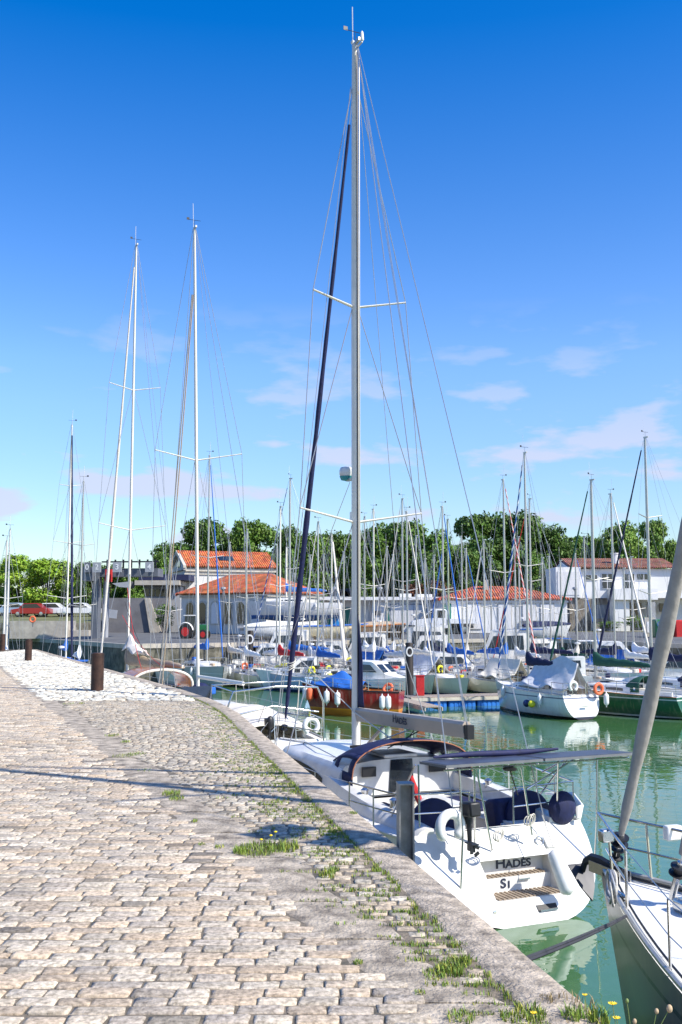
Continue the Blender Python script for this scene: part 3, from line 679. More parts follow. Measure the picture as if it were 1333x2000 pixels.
HM = {}
def yacht(label, xm, yw, top, head, L, hull='w', cover=None, furl=None, mk=None, group='yachts moored in the inner basin', B=None, spr=1, lod=1, name='sailing_yacht', fr=1.0, stripe=None, boot=(.03, .05, .15), anti=(.05, .02, .02), F=None, mpos=.60,
          tentm=None, dodg=None, fenders=0, fsides=(1, -1), wind=None, aft=.74, mm=None, twid=.95, fw=.065, coach=True, boomang=0, rudder=False, scoop=.25, cat='sailing yacht', deckm=None, wr=None, spw=None):
    """xm: mast x in the picture, yw: picture row of the water under the mast, top: row of the masthead, head: degrees left of straight ahead"""
    d = dep(yw); p = PD(xm, yw, d); fx = (-math.sin(R(head)), math.cos(R(head)))
    B = B or L*.32; Fa = F or L*.115; h = Hull(L, B, Fa, Fa*1.32, aft=aft, scoop=scoop, rake=L*.055, D=L*.05, N=16)
    mx = L*mpos; rz = math.atan2(fx[1], fx[0])
    root = thing(name, label, cat, (p.x-fx[0]*mx, p.y-fx[1]*mx, WZ), rz, group)
    cols = dict(w=(.76, .75, .72), g=(.42, .43, .42), b=(.30, .42, .60), G=(.008, .085, .035), n=(.012, .02, .07), r=(.42, .014, .012), c=(.66, .62, .50), B=(.01, .07, .30))
    col = cols[hull]; key = 'hull_paint_%s' % label[:18]
    hm = hull_mat(key, col, boot, anti, .07, stripe, Fa*.9 if stripe else None)
    ho = h.mesh(7).build('hull', hm, root, smooth=40)
    for sg in (1, -1):
        MB().tube(h.rail_pts(0.0, .995, 14, .01, .0, sg), .022, 6).build('toe_rail', m_alu if hull != 'G' else m_wood, root)
    h.deck(L*.07, L*.32, B*.24).build('deck', deckm or m_deck, root, smooth=30)
    zc = h.zs(.5)-.03
    if coach:
        cabin(h, L*.33, L*.76, B*.30, L*.043, root, win=True, nwin=2 if L > 8.5 else 1)
        MB().box((L*.20, B*.27, h.zs(.2)+.08), (L*.26, .10, .2)).box((L*.20, -B*.27, h.zs(.2)+.08), (L*.26, .10, .2)).build('coaming', m_white, root, bevel=.03)
        zc = h.zs(.6)+L*.035; cover = cover or (['white', 'blue', 'cream', 'navy', 'white', 'grey'][int(xm) % 6] if not tentm and d > 50 else None)
    zt = PD(xm, top, d).z-WZ
    wr = wr or (.007 if d > 60 else .006)
    mast_set(root, h, mx, zc, zt-zc, m=mm or m_alu, rx=.085 if L > 8.5 else .07, ry=.055, spr=spr, furl=furl, fw=fw, fr=fr, boom=(L*.36, .85), cover=cover, wr=wr, boom_ang=boomang, spw=spw)
    rails(root, h, n=3, wr=.006, r=.014)
    if dodg: dodger(root, L*.27, L*.40, B*.30, h.zs(.33)+.05, .75, COV[dodg])
    if tentm: tent(root, h, L*.06, L*.52, zc+1.0, .15, COV[tentm[0]], seed=int(xm), peak=tentm[1], wid=twid)
    for k in range(fenders):
        for sg in fsides:
            t = .22+.5*k/max(1, fenders-1) if fenders > 1 else .5
            q = h.pt(t, .12, sg); fender(root, (q.x, q.y+.12*sg, h.zs(t)-.05), .10, .5)
    rq = random.Random(int(xm*7+yw)); zq = h.zs(.2)
    for sg in (1, -1): MB().lathe((L*.30, sg*B*.29, zq+.18), [(.07, 0), (.05, .05), (.07, .12), (.0, .15)], 10).build('winch', m_steel, root)
    if rq.random() < .7: p_, a_, b_, c_ = torus((.1, rq.choice((-1, 1))*B*.24, Fa+.42), .2, .075, (1, 0, 0), n=14, a0=math.pi*1.2, a1=math.pi*2.8); MB().tube(p_, .075, 8).build('horseshoe_buoy', rq.choice((m_yelb, m_fend, m_fend, m_orange)), root, smooth=60)
    if rq.random() < .5: MB().box((.05, .3, Fa+.62), (.3, .18, .2)).tube([(.02, .3, Fa+.5), (0, .3, Fa-.1)], .035, 6).build('outboard_motor', m_black, root, bevel=.02)
    for _ in range(rq.randint(2, 5)):
        xx = rq.uniform(.1, .9)*L; yy = rq.uniform(-.6, .6)*h.hb(h.xt(xx)); zz = h.zs(h.xt(xx))+(L*.045 if .33*L < xx < .7*L and abs(yy) < B*.26 else .02)
        MB().box((xx, yy, zz+.09), (rq.uniform(.2, .5), rq.uniform(.15, .4), rq.uniform(.12, .28)), rz=rq.uniform(0, 3)).build('deck_bag', rq.choice((m_navy, m_red, m_cream, m_blue, m_dgrey, m_green, m_tan, m_yelb)), root, bevel=.04)
    MB().tube([(.12, -.15, Fa+.5), (.12, -.15, Fa+.02)], .02, 6).box((.03, 0, Fa*.55), (.08, .32, .04)).build('boarding_ladder', m_steel, root)
    return root, h
# ================================================================ BACKGROUND BUILDINGS
def XD(px_, d): return (px_-666.5)/2000*d*1.0053      # x at depth d near the horizon
def ZD(py_, d): return PD(666, py_, d).z
GZ = .35
m_plaster = mat('pale_plaster', (.62, .60, .56), .9, var=.08, scale=.7, bump=.1, bscale=8)
m_whitep = mat('white_render', (.72, .71, .69), .85, var=.07, scale=.5, bump=.08, bscale=6)
m_limest = mat('limestone_trim', (.50, .46, .38), .9, var=.2, scale=2)
m_rubble = mat('rubble_stone', (.20, .17, .13), .95, var=.5, scale=3, bump=.8, bscale=5)
m_shut = mat('white_shutter', (.68, .67, .66), .6, var=.05)
m_gdoor = mat('green_door', (.01, .15, .10), .5, var=.2)
m_steelg = mat('grey_steel_paint', (.12, .13, .15), .6, var=.15, scale=1)
m_panel = mat('light_grey_panel', (.32, .33, .35), .6, var=.1, scale=1)
m_concd = mat('dark_concrete', (.15, .145, .15), .9, var=.25, scale=.8)
def tiles(name, c):
    m = mat(name, c, .85, var=.35, scale=1.1, hue=(c[0]*.55, c[1]*.5, c[2]*.5)); t = m.node_tree; n = t.nodes; l = t.links; b = n['Principled BSDF']
    uv = n.new('ShaderNodeUVMap'); wv = n.new('ShaderNodeTexWave'); wv.bands_direction = 'X'; wv.inputs['Scale'].default_value = 1.35; wv.wave_profile = 'SIN'; l.new(uv.outputs[0], wv.inputs[0])
    w2 = n.new('ShaderNodeTexWave'); w2.bands_direction = 'Y'; w2.inputs['Scale'].default_value = .95; w2.wave_profile = 'SAW'; l.new(uv.outputs[0], w2.inputs[0])
    a = n.new('ShaderNodeMath'); a.operation = 'MULTIPLY_ADD'; a.inputs[1].default_value = .35; l.new(w2.outputs[0], a.inputs[0]); l.new(wv.outputs[0], a.inputs[2])
    bp = n.new('ShaderNodeBump'); bp.inputs['Strength'].default_value = 1; bp.inputs['Distance'].default_value = .12; l.new(a.outputs[0], bp.inputs['Height']); l.new(bp.outputs[0], b.inputs['Normal'])
    # grout/shadow-free albedo variation between tile courses
    src = b.inputs['Base Color'].links[0].from_socket; vr = n.new('ShaderNodeTexVoronoi'); vr.inputs['Scale'].default_value = 3.2; l.new(uv.outputs[0], vr.inputs[0])
    x = n.new('ShaderNodeMixRGB'); x.blend_type = 'MULTIPLY'; x.inputs[0].default_value = .4; l.new(src, x.inputs[1]); l.new(vr.outputs['Color'], x.inputs[2]); l.new(x.outputs[0], b.inputs['Base Color']); return m
m_tile = tiles('orange_roof_tile', (.78, .19, .055)); m_tile2 = tiles('brown_roof_tile', (.36, .15, .09)); m_tile3 = tiles('red_roof_tile', (.62, .15, .06))
def roof_face(b, uvs, pts):
    """planar face with uv: u along the first edge, v up the slope"""
    P = [Vector(p) for p in pts]; u = (P[1]-P[0]).normalized(); nrm = None
    for k in range(2, len(P)):
        c = u.cross(P[k]-P[0])
        if c.length > 1e-4: nrm = c.normalized(); break
    v = nrm.cross(u); b.poly(P); uvs.append([((p-P[0]).dot(u), (p-P[0]).dot(v)) for p in P])
def roof_obj(name, faces, m, parent, thick=.12):
    b = MB(); uvs = []
    for f in faces: roof_face(b, uvs, f)
    me = bpy.data.meshes.new(name); me.from_pydata(b.v, [], b.f); me.materials.append(m); lay = me.uv_layers.new(name='UVMap'); i = 0
    for f in uvs:
        for q in f: lay.data[i].uv = q; i += 1
    o = bpy.data.objects.new(name, me); COL.objects.link(o); o.parent = parent; q = o.modifiers.new('s', 'SOLIDIFY'); q.thickness = thick; q.offset = 1; return o
def walls(pts, z0, z1): return MB().prism([(p[0], p[1], z0) for p in pts], (0, 0, z1-z0))

# --- tall house with orange gable roof (local: x along the long side, y back)
def F(px_, d): return (XD(px_, d), d, 0)
t = thing('stone_house', 'tall pale house with orange gable roof, skylight and half-round gable window', 'house', (XD(365, 104), 104, GZ), R(20))
Lh, Wh, eh, rh = 9.3, 7.2, 6.6, 8.35
MB().prism([(0, 0, 0), (0, Wh, 0), (0, Wh, eh), (0, Wh/2, rh-.15), (0, 0, eh)], (Lh, 0, 0)).build('wall', m_plaster, t, smooth=0)
roof_obj('roof', [[(-.3, -.45, eh-.05), (Lh+.3, -.45, eh-.05), (Lh+.3, Wh/2, rh), (-.3, Wh/2, rh)], [(Lh+.3, Wh+.45, eh-.05), (-.3, Wh+.45, eh-.05), (-.3, Wh/2, rh), (Lh+.3, Wh/2, rh)]], m_tile, t)
MB().box((Lh/2, -.12, eh-.32), (Lh+.5, .25, .32)).box((Lh/2, -.06, eh-.75), (Lh+.3, .12, .12)).build('cornice', m_limest, t)
MB().prism([(-.35, -.5, eh-.15), (-.35, -.5, eh+.1), (-.35, Wh/2, rh+.12), (-.35, Wh+.5, eh+.1), (-.35, Wh+.5, eh-.15), (-.35, Wh/2, rh-.3)], (.3, 0, 0)).build('gable_trim', m_limest, t)
MB().box((-.15, Wh/2, eh-.2), (.3, Wh+.8, .3)).build('gable_cornice', m_limest, t)
MB().prism([(-.02, Wh/2+math.cos(math.pi*i/12)*1.0, eh+.05+math.sin(math.pi*i/12)*1.0) for i in range(13)], (-.05, 0, 0)).build('half_round_window', m_glass, t)
for yy in (1.8, 5.4):
    w_ = MB().box((-.05, yy, eh-2.4), (.1, 1.1, 2.0)).build('window', m_limest, t); MB().box((-.11, yy, eh-2.4), (.04, .8, 1.7)).build('pane', m_glass, w_)
for xx in (1.6, 4.4, 7.4):
    w_ = MB().box((xx, -.04, 4.0), (1.1, .09, 1.7)).build('window', m_shut, t)
MB().box((4.5, Wh*.27-.5, eh+.95), (1.5, 1.1, .12), rx=math.atan2(rh-eh, Wh/2)).build('skylight', m_glass, t)
for xx in (.15, Lh-.15): MB().box((xx, -.03, 3.1), (.5, .12, 6.1)).build('corner_stones', m_limest, t)

# --- low hipped building with arched windows
t = thing('hip_roof_building', 'low building with orange hipped roof and arched windows in a shaded wall', 'building', (XD(522, 90), 90, GZ), R(-35))
# local: x = -left wall direction ; left wall runs to -x, right wall runs to +y
La, Lb, eh, rh = 10.2, 7.6, 3.55, 5.35
MB().prism([(0, 0, 0), (0, Lb, 0), (-La, Lb, 0), (-La, 0, 0)], (0, 0, eh)).build('wall', m_plaster, t, smooth=0)
e_ = .4; r0 = (-2.6, Lb/2, rh); r1 = (-La+2.6, Lb/2, rh)
A_, B_, C_, D_ = (e_, -e_, eh), (e_, Lb+e_, eh), (-La-e_, Lb+e_, eh), (-La-e_, -e_, eh)
roof_obj('roof', [[D_, A_, r0, r1], [A_, B_, r0], [B_, C_, r1, r0], [C_, D_, r1]], m_tile, t)
MB().tube([A_, r0], .13, 6).tube([B_, r0], .13, 6).tube([D_, r1], .13, 6).tube([r0, r1], .13, 6).build('ridge_tiles', m_tile, t)
MB().box((-La/2, -.1, eh-.15), (La+.2, .2, .22)).box((.1, Lb/2, eh-.15), (.2, Lb+.2, .22)).build('cornice', m_limest, t)
for k in range(6):
    x = -1.3-k*1.55; ar = [(x-.42, -.02, .9), (x+.42, -.02, .9)]+[(x+.42*math.cos(q), -.02, 2.4+.42*math.sin(q)) for q in [math.pi*j/8 for j in range(9)]]
    w_ = MB().prism([(x+(p[0]-x)*1.35, -.01, 1.7+(p[2]-1.7)*1.14) for p in ar], (0, -.05, 0)).build('arched_window', m_limest, t); MB().prism([(p[0], -.065, p[2]) for p in ar], (0, -.02, 0)).build('pane', m_glass if k % 3 else m_shut, w_)
for yy in (2.2, 5.2):
    ar = [(.02, yy-.8, 2.0), (.02, yy+.8, 2.0)]+[(.02, yy+.8*math.cos(q), 2.0+.8*math.sin(q)) for q in [math.pi*j/8 for j in range(9)]]
    w_ = MB().prism([(p[0], yy+(p[1]-yy)*1.2, 2+(p[2]-2)*1.15) for p in ar], (.05, 0, 0)).build('lunette_window', m_whitep, t); MB().prism([(.075, p[1], p[2]) for p in ar], (.02, 0, 0)).build('pane', m_glass, w_)
# --- flat roofed white garages
t = thing('flat_roof_building', 'long white flat-roofed building with garage doors behind the white truck', 'building', (XD(628, 104), 104, GZ), 0)
Lw = XD(872, 104)-XD(628, 104); H_ = ZD(1171, 104)-GZ
k = Lw/245.
MB().box((Lw*.5+2.5*k*20, 4.05, H_/2), (Lw*.6-0, 8, H_)).build('wall', m_whitep, t, smooth=0)
MB().box((Lw*.22, 4.4, H_/2), (Lw*.42, 7, H_)).build('recessed_wall', m_plaster, t, smooth=0)
MB().box((Lw*.5, 3.7, H_+.1), (Lw+.5, 8.6, .32)).build('roof', m_whitep, t, smooth=0)
MB().box(((735+60-628)*k, 3, H_+.45), (1.2, 1.5, .4)).box(((830-628)*k, 2, H_+.4), (1.7, 1.2, .35)).build('roof_box', m_whitep, t, smooth=0)
for a, b_ in ((764, 784), (786, 807), (809, 829)):
    MB().box(((a+b_)/2*k-628*k, -.02, 1.35), ((b_-a)*k, .12, 2.7)).build('garage_door', m_shut, t)
MB().box(((796-628)*k, .0, 2.78), (66*k, .1, .12)).box(((762.6-628)*k, 0, 1.4), (.1, .1, 2.8)).box(((831-628)*k, 0, 1.4), (.25, .1, 2.8)).build('door_frame', m_panel, t)
for a, b_ in ((672, 685), (754, 761), (640, 650)):
    MB().box(((a+b_)/2*k-628*k, .82 if a < 700 else 0, 1.25), ((b_-a)*k, .1, 2.4)).build('green_door', m_gdoor, t)
for a in (735, 742): MB().box(((a-628)*k, -.03, 1.9), (.25, .06, .45)).build('wall_lamp', m_black, t)
# --- low hipped building, right
t = thing('shuttered_building', 'long low cream building with red tiled hip roof and white shutters', 'building', (XD(862, 97), 97, GZ), 0)
Lw = XD(1104, 97)-XD(862, 97); eh = ZD(1171, 97)-GZ; rh = ZD(1146, 99)-GZ; W2 = 8.5
MB().prism([(0, 0, 0), (Lw, 0, 0), (Lw, W2, 0), (0, W2, 0)], (0, 0, eh)).build('wall', m_whitep, t, smooth=0)
e_ = .35; A_, B_, C_, D_ = (-e_, -e_, eh), (Lw+e_, -e_, eh), (Lw+e_, W2+e_, eh), (-e_, W2+e_, eh); r0 = (3.6, W2/2, rh); r1 = (Lw-4.2, W2/2, rh)
roof_obj('roof', [[A_, B_, r1, r0], [B_, C_, r1], [C_, D_, r0, r1], [D_, A_, r0]], m_tile3, t)
MB().tube([A_, r0], .12, 6).tube([B_, r1], .12, 6).tube([r0, r1], .12, 6).build('ridge_tiles', m_tile3, t)
MB().box((Lw/2, -.08, eh-.2), (Lw+.2, .16, .16)).build('cornice', m_whitep, t)
for a in (3.0, 5.9, 8.2, 9.9):
    w_ = MB().box((a, -.03, 1.55), (1.35, .06, 2.5)).build('window', m_limest, t); MB().box((a, -.08, 1.55), (1.2, .04, 2.35)).build('shutter', m_shut, w_)
MB().box((.45, -.03, 1.4), (.8, .08, 2.7)).build('green_door', m_gdoor, t)
MB().box((4.6, 3.0, rh+.1), (.4, .4, 1.2)).build('chimney', m_limest, t)
for a in (6.3, 7.0, 7.6): MB().box((a+1.3, -.35, .6), (.5, .5, 1.1)).build('bin', m_steelg, t)

# --- modern white building at the right
d0 = 110; t = thing('modern_white_building', 'two-storey white modern building with brown tiled roof at the right edge', 'building', (XD(1130, d0), d0, GZ), 0)
k = d0/2000*1.005; Z = lambda y: ZD(y, d0)-GZ
Lw = (1400-1130)*k; et = Z(1111); 
MB().box((Lw/2, 5.05, (et+Z(1168))/2), (Lw, 10, et-Z(1168))).build('upper_wall', m_whitep, t, smooth=0)
MB().box((Lw/2+3*k*10, 6.2, Z(1168)/2), (Lw-60*k, 9, Z(1168))).build('lower_wall', m_whitep, t, smooth=0)
roof_obj('roof', [[(-1.0, -.4, et+.05), (Lw-4.4, -.4, et+.05), (Lw-4.4, 5, Z(1089)+.1), (-1.0, 5, Z(1089)+.1)], [(Lw-4.4, 10.4, et+.05), (-1.0, 10.4, et+.05), (-1.0, 5, Z(1089)+.1), (Lw-4.4, 5, Z(1089)+.1)]], m_tile2, t)
MB().prism([(-.95, .3, et), (-.95, 9.7, et), (-.95, 5, Z(1092))], (1.0, 0, 0)).build('gable', m_whitep, t)
MB().box((-1.35, 2.2, (Z(1108)+Z(1167))/2), (2.65, 5.4, Z(1108)-Z(1167))).build('side_block', m_whitep, t, smooth=0)
MB().box((-1.35, -.53, (Z(1115)+Z(1164))/2), (2.3, .06, Z(1118)-Z(1164))).build('wall_panel', m_shut, t)
MB().box(((1129-1130)*k, .6, Z(1168)/2-.02), (42*k, 1.5, Z(1168)-.04)).build('stone_pier', m_rubble, t)
MB().box(((1168-1130)*k, .8, Z(1204)/2+1.05), (37*k, .3, Z(1176)-Z(1212))).build('grey_gate', m_panel, t)
MB().box(((1163-1130)*k, -.9, .6), (26*k, .5, 1.5)).build('low_stone_wall', m_rubble, t)
for a, b_, u, v in ((1141, 1164, 1122, 1133), (1172, 1194, 1120, 1150), (1215, 1236, 1120, 1150), (1240, 1268, 1120, 1133), (1308, 1316, 1131, 1148)):
    w_ = MB().box(((a+b_)/2*k-1130*k, 0, (Z(u)+Z(v))/2), ((b_-a)*k, .10, Z(u)-Z(v))).build('window', m_shut, t)
    n_ = 2
    for j in range(n_):
        for q in range(2 if v-u > 20 else 1):
            hh = (Z(u)-Z(v))/(2 if v-u > 20 else 1); MB().box(((a+(b_-a)*(j+.5)/n_-1130)*k, -.06, Z(u)-hh*(q+.5)), ((b_-a)*k/n_-.1, .03, hh-.12)).build('pane', m_glass, w_)
MB().box(((1225-1130)*k, -1.2, (Z(1151)+Z(1172))/2), (84*k, 2.4, Z(1151)-Z(1172))).build('balcony', m_whitep, t, smooth=0)
MB().box(((1200-1130)*k, -1.0, Z(1172)/2), (30*k, 1.8, Z(1172)-.02)).build('porch_wall', m_whitep, t, smooth=0)
MB().box(((1238-1130)*k, .7, Z(1176)/2), (26*k, .3, Z(1178))).build('entrance_glass', m_glass, t)
MB().box(((1268-1130)*k, .3, Z(1176)/2), (14*k, .5, Z(1176))).build('entrance_wall', m_panel, t)
MB().box(((1302-1130)*k, .9, (Z(1178)+Z(1195))/2), (30*k, .3, Z(1178)-Z(1195))).build('ribbon_window', m_glass, t)
MB().lathe(((1209-1130)*k, 2.0, Z(1120)), [(.42, 0), (.42, Z(1080)-Z(1120)), (.5, Z(1080)-Z(1120)), (.5, Z(1078)-Z(1120)), (0, Z(1078)-Z(1120))], 16).build('chimney', m_whitep, t)

# --- lift bridge machinery and control building, left
d0 = 84; k = d0/2000*1.005
t = thing('bridge_tower', 'dark grey steel lift bridge frame with numbered panels on two legs', 'bridge tower', (XD(200, d0), d0, 0), R(-6))
Z = lambda y: ZD(y, d0)
MB().box(((193-200)*k, 0, Z(1125)/2), (13*k, .8, Z(1125))).build('leg', m_steelg, t, smooth=0)
MB().box(((204-200)*k, 1.0, Z(1125)/2), (7*k, .6, Z(1125))).build('leg', m_panel, t, smooth=0)
MB().box(((245-200)*k, .6, (Z(1106)+Z(1131))/2), (140*k, 1.6, Z(1108)-Z(1124))).build('top_beam', m_steelg, t, smooth=0)
MB().box(((180-200)*k, .1, (Z(1108)+Z(1135))/2), (21*k, 2.4, Z(1108)-Z(1135))).build('machine_box', m_steelg, t, smooth=0)
b = MB()
for i in range(7): b.box(((216+i*16-200)*k, -.4, Z(1102)), (.12, .12, .7))
b.tube([((205-200)*k, -.4, Z(1098)), ((318-200)*k, -.4, Z(1098))], .06, 6); b.build('walkway_rail', m_black, t)
for (cx_, dg, w_) in ((203, '2', 16), (243, '3', 17), (306, '4', 16), (184, '0', 12)):
    o = MB().box(((cx_-200)*k, -1.3, Z(1109.5)), (w_*k, .12, 19*k)).build('number_panel', m_panel if dg != '0' else m_steelg, t, smooth=0)
    text_mesh('number', dg, .62, m_whitep, o, Matrix.Translation(((cx_-200)*k, -1.375, Z(1109.5))) @ Matrix.Rotation(R(90), 4, 'X'), .004, .012, sc=False)
MB().box(((222-200)*k, -.7, Z(1125)), (.5, .3, 1.0)).build('warning_lamp', m_red, t)
d0 = 100; k = d0/2000*1.005; Z = lambda y: ZD(y, d0)-GZ
t = thing('control_building', 'low concrete control building with navy roof band and outside stair', 'building', (XD(275, d0), d0, GZ), 0)
MB().box(((322-275)*k, 3, (Z(1122)+Z(1133))/2), (96*k, 6, Z(1122)-Z(1133))).build('roof', m_navy, t, smooth=0)
MB().box(((312-275)*k, 2.6, (Z(1134)+Z(1143))/2), (86*k, 6.6, Z(1134)-Z(1143))).build('roof_slab', m_conc, t, smooth=0)
MB().box(((315-275)*k, 4, Z(1144)/2), (70*k, 4.6, Z(1144))).build('upper_wall', m_panel, t, smooth=0)
for j in range(5): MB().box(((284+j*11-275)*k, 1.66, (Z(1150)+Z(1164))/2), (9*k, .06, Z(1150)-Z(1164))).build('window', m_glass, t)
MB().box(((270-275)*k, 1.0, Z(1168)/2), (130*k, 2.6, Z(1168))).build('lower_wall', m_concd, t, smooth=0)
MB().prism([((288-275)*k, -.6, Z(1168)), ((298-275)*k, -.6, Z(1168)), ((322-275)*k, -.6, .0), ((300-275)*k, -.6, .0)], (0, 1.2, 0)).build('stair', m_conc, t)
MB().prism([((226-275)*k, -.8, Z(1140)), ((262-275)*k, -.8, Z(1136)), ((256-275)*k, -.8, Z(1148)), ((240-275)*k, -.8, Z(1147))], (0, 3, 0)).build('canopy', m_panel, t)
MB().box(((228-275)*k, -.9, (Z(1190)+Z(1208))/2), (19*k, .08, 16*k), ry=.12).build('notice_board', m_panel, t)

# raised bank at the far left with a stone front wall and steps
b = MB(); b.loft([[(-90, 92, z), (-90, 93, z)] for z in (0,)], cap=False, ring_closed=False) if 0 else None
pr = [(-95, 91, 0), (-95, 91, 1.3), (-95, 97, 1.35), (-95, 126, 2.3), (-95, 200, 2.6), (-95, 200, 0)]
o = struct(MB().prism(pr[::-1], (95-23.6, 0, 0)).build('grass_bank', [m_grassg, m_wall], smooth=0))
for f in o.data.polygons:
    if f.center.z < .9 or abs(f.normal.x) > .5 or f.center.y < 92: f.material_index = 1
t = thing('stone_stair', 'stone landing with steps against the bank wall below the life ring', 'steps', (XD(95, 90), 89.5, 0)); k = .0452
MB().box((0, 0, .75), (5, 2.6, 1.5)).build('landing', m_conc, t); MB().box((3.2, -.2, .35), (2, 1.6, .7)).build('lower_step', m_conc, t)
t = thing('life_ring', 'orange life ring on a post in front of the stone landing, far left', 'life ring', PD(64, 1210, 86)); t.location.z = 1.4
ring_mesh((0, 0, .25), .22, .07, (0, 1, 0)).build('ring', m_orange, t); MB().tube([(0, .15, -.4), (0, .15, .3)], .04, 6).build('post', m_steelg, t)
# ================================================================ TREES
m_bark = mat('bark', (.09, .07, .05), .95, var=.4, scale=4, bump=.6, bscale=12)
def leafmat(name, c, hue):
    m = mat(name, c, .55, var=.35, scale=.35, tint=True, hue=hue, spec=.3)
    b = m.node_tree.nodes['Principled BSDF']; b.inputs['Subsurface Weight'].default_value = 0
    return m
m_lf = leafmat('leaf_dark_green', (.085, .155, .020), (.045, .095, .014)); m_lf2 = leafmat('leaf_mid_green', (.12, .21, .025), (.065, .13, .018))
m_lfy = leafmat('leaf_yellow_green', (.24, .36, .03), (.15, .26, .025)); m_lfr = leafmat('leaf_red_brown', (.14, .045, .02), (.07, .04, .02))
def tree_mesh(seed, W, H, crown_lo, nl=20, nleaf=5200, ls=.40):
    """unit-real tree: returns (trunk MB, crown verts, faces, tints)"""
    r = np.random.RandomState(seed); rr = random.Random(seed); lobes = []
    for i in range(nl):
        a = i*2.4+rr.uniform(-.4, .4); u = rr.random(); z = crown_lo+(H-crown_lo)*(.12+.78*u); prof = math.sin(math.pi*(.10+.80*(z-crown_lo)/(H-crown_lo)))**.7
        q = W/2*prof*rr.uniform(.25, .78); s = W*rr.uniform(.10, .21); lobes.append((math.cos(a)*q, math.sin(a)*q, min(z, H-s*.75), s, s*rr.uniform(.65, .95)))
    lobes.append((0, 0, H-W*.16, W*.2, W*.16))
    V = []; T = []; wts = np.array([l[3]**2 for l in lobes]); wts /= wts.sum(); li = r.choice(len(lobes), nleaf, p=wts)
    L = np.array(lobes)[li]; d = r.normal(size=(nleaf, 3)); d /= np.linalg.norm(d, axis=1)[:, None]; rad = r.uniform(.30, 1.15, nleaf)**.6
    clump = 1+.18*np.sin(d[:, 0]*7+li)*np.cos(d[:, 1]*8+li*2)*1.0+.10*np.sin(d[:, 2]*13)
    c = L[:, :3]+d*np.stack([L[:, 3], L[:, 3], L[:, 4]], 1)*(rad*clump)[:, None]
    nrm = d*.7+r.normal(size=(nleaf, 3))*.55+np.array([0, 0, .35]); nrm /= np.linalg.norm(nrm, axis=1)[:, None]
    t1 = np.cross(nrm, r.normal(size=(nleaf, 3))); t1 /= np.linalg.norm(t1, axis=1)[:, None]; t2 = np.cross(nrm, t1); s = ls*r.uniform(.5, 1.15, nleaf)[:, None]
    v = np.stack([c-t1*s, c-t2*s*.55, c+t1*s, c+t2*s*.6], 1).reshape(-1, 3); f = np.arange(nleaf*4).reshape(-1, 4)
    tt = r.uniform(.65, 1.35, (nleaf, 1))*(1+r.uniform(-.08, .12, (nleaf, 3))); tt = tt*(.85+.3*r.rand(len(lobes)))[li][:, None]
    tb = MB(); tb.tube([(0, 0, -.2), (.1, 0, crown_lo*.6), (0, .1, crown_lo+(H-crown_lo)*.35), (.1, 0, H*.82)], [W*.034, W*.026, W*.018, W*.006], 8)
    for l in lobes[:9]:
        z0 = crown_lo*rr.uniform(.75, 1.2); tb.tube([(0, 0, z0), (l[0]*.45, l[1]*.45, (z0+l[2])/2+.4), (l[0], l[1], l[2])], [W*.016, W*.010, W*.004], 5)
    return tb, v, f, tt
TP = {}
def plant_tree(label, px_, ytop, ybase, d, W, kind, lo=.25, seed=1, nleaf=5200, group='trees beyond the harbour', lm=None, ls=.40, name='tree', cat='tree', zb=None):
    base = PD(px_, ybase, d); z0 = zb if zb is not None else max(.2, base.z); H = PD(px_, ytop, d).z-z0
    key = (kind, seed); lm = lm or dict(d=m_lf, m=m_lf2, y=m_lfy, r=m_lfr)[kind]
    t = thing(name, label, cat, (base.x, d, z0), seed*1.3, group)
    if key not in TP:
        tb, v, f, tt = tree_mesh(seed, 10., 12., 12*lo, nleaf=nleaf, ls=ls); to = tb.build('trunk', m_bark, t); co = npmesh('crown', v, f, lm, tt, parent=t); TP[key] = (to.data, co.data)
    else:
        for nm, me in zip(('trunk', 'crown'), TP[key]): o = bpy.data.objects.new(nm, me); COL.objects.link(o); o.parent = t
    t.scale = (W/10, W/10, H/12); return t
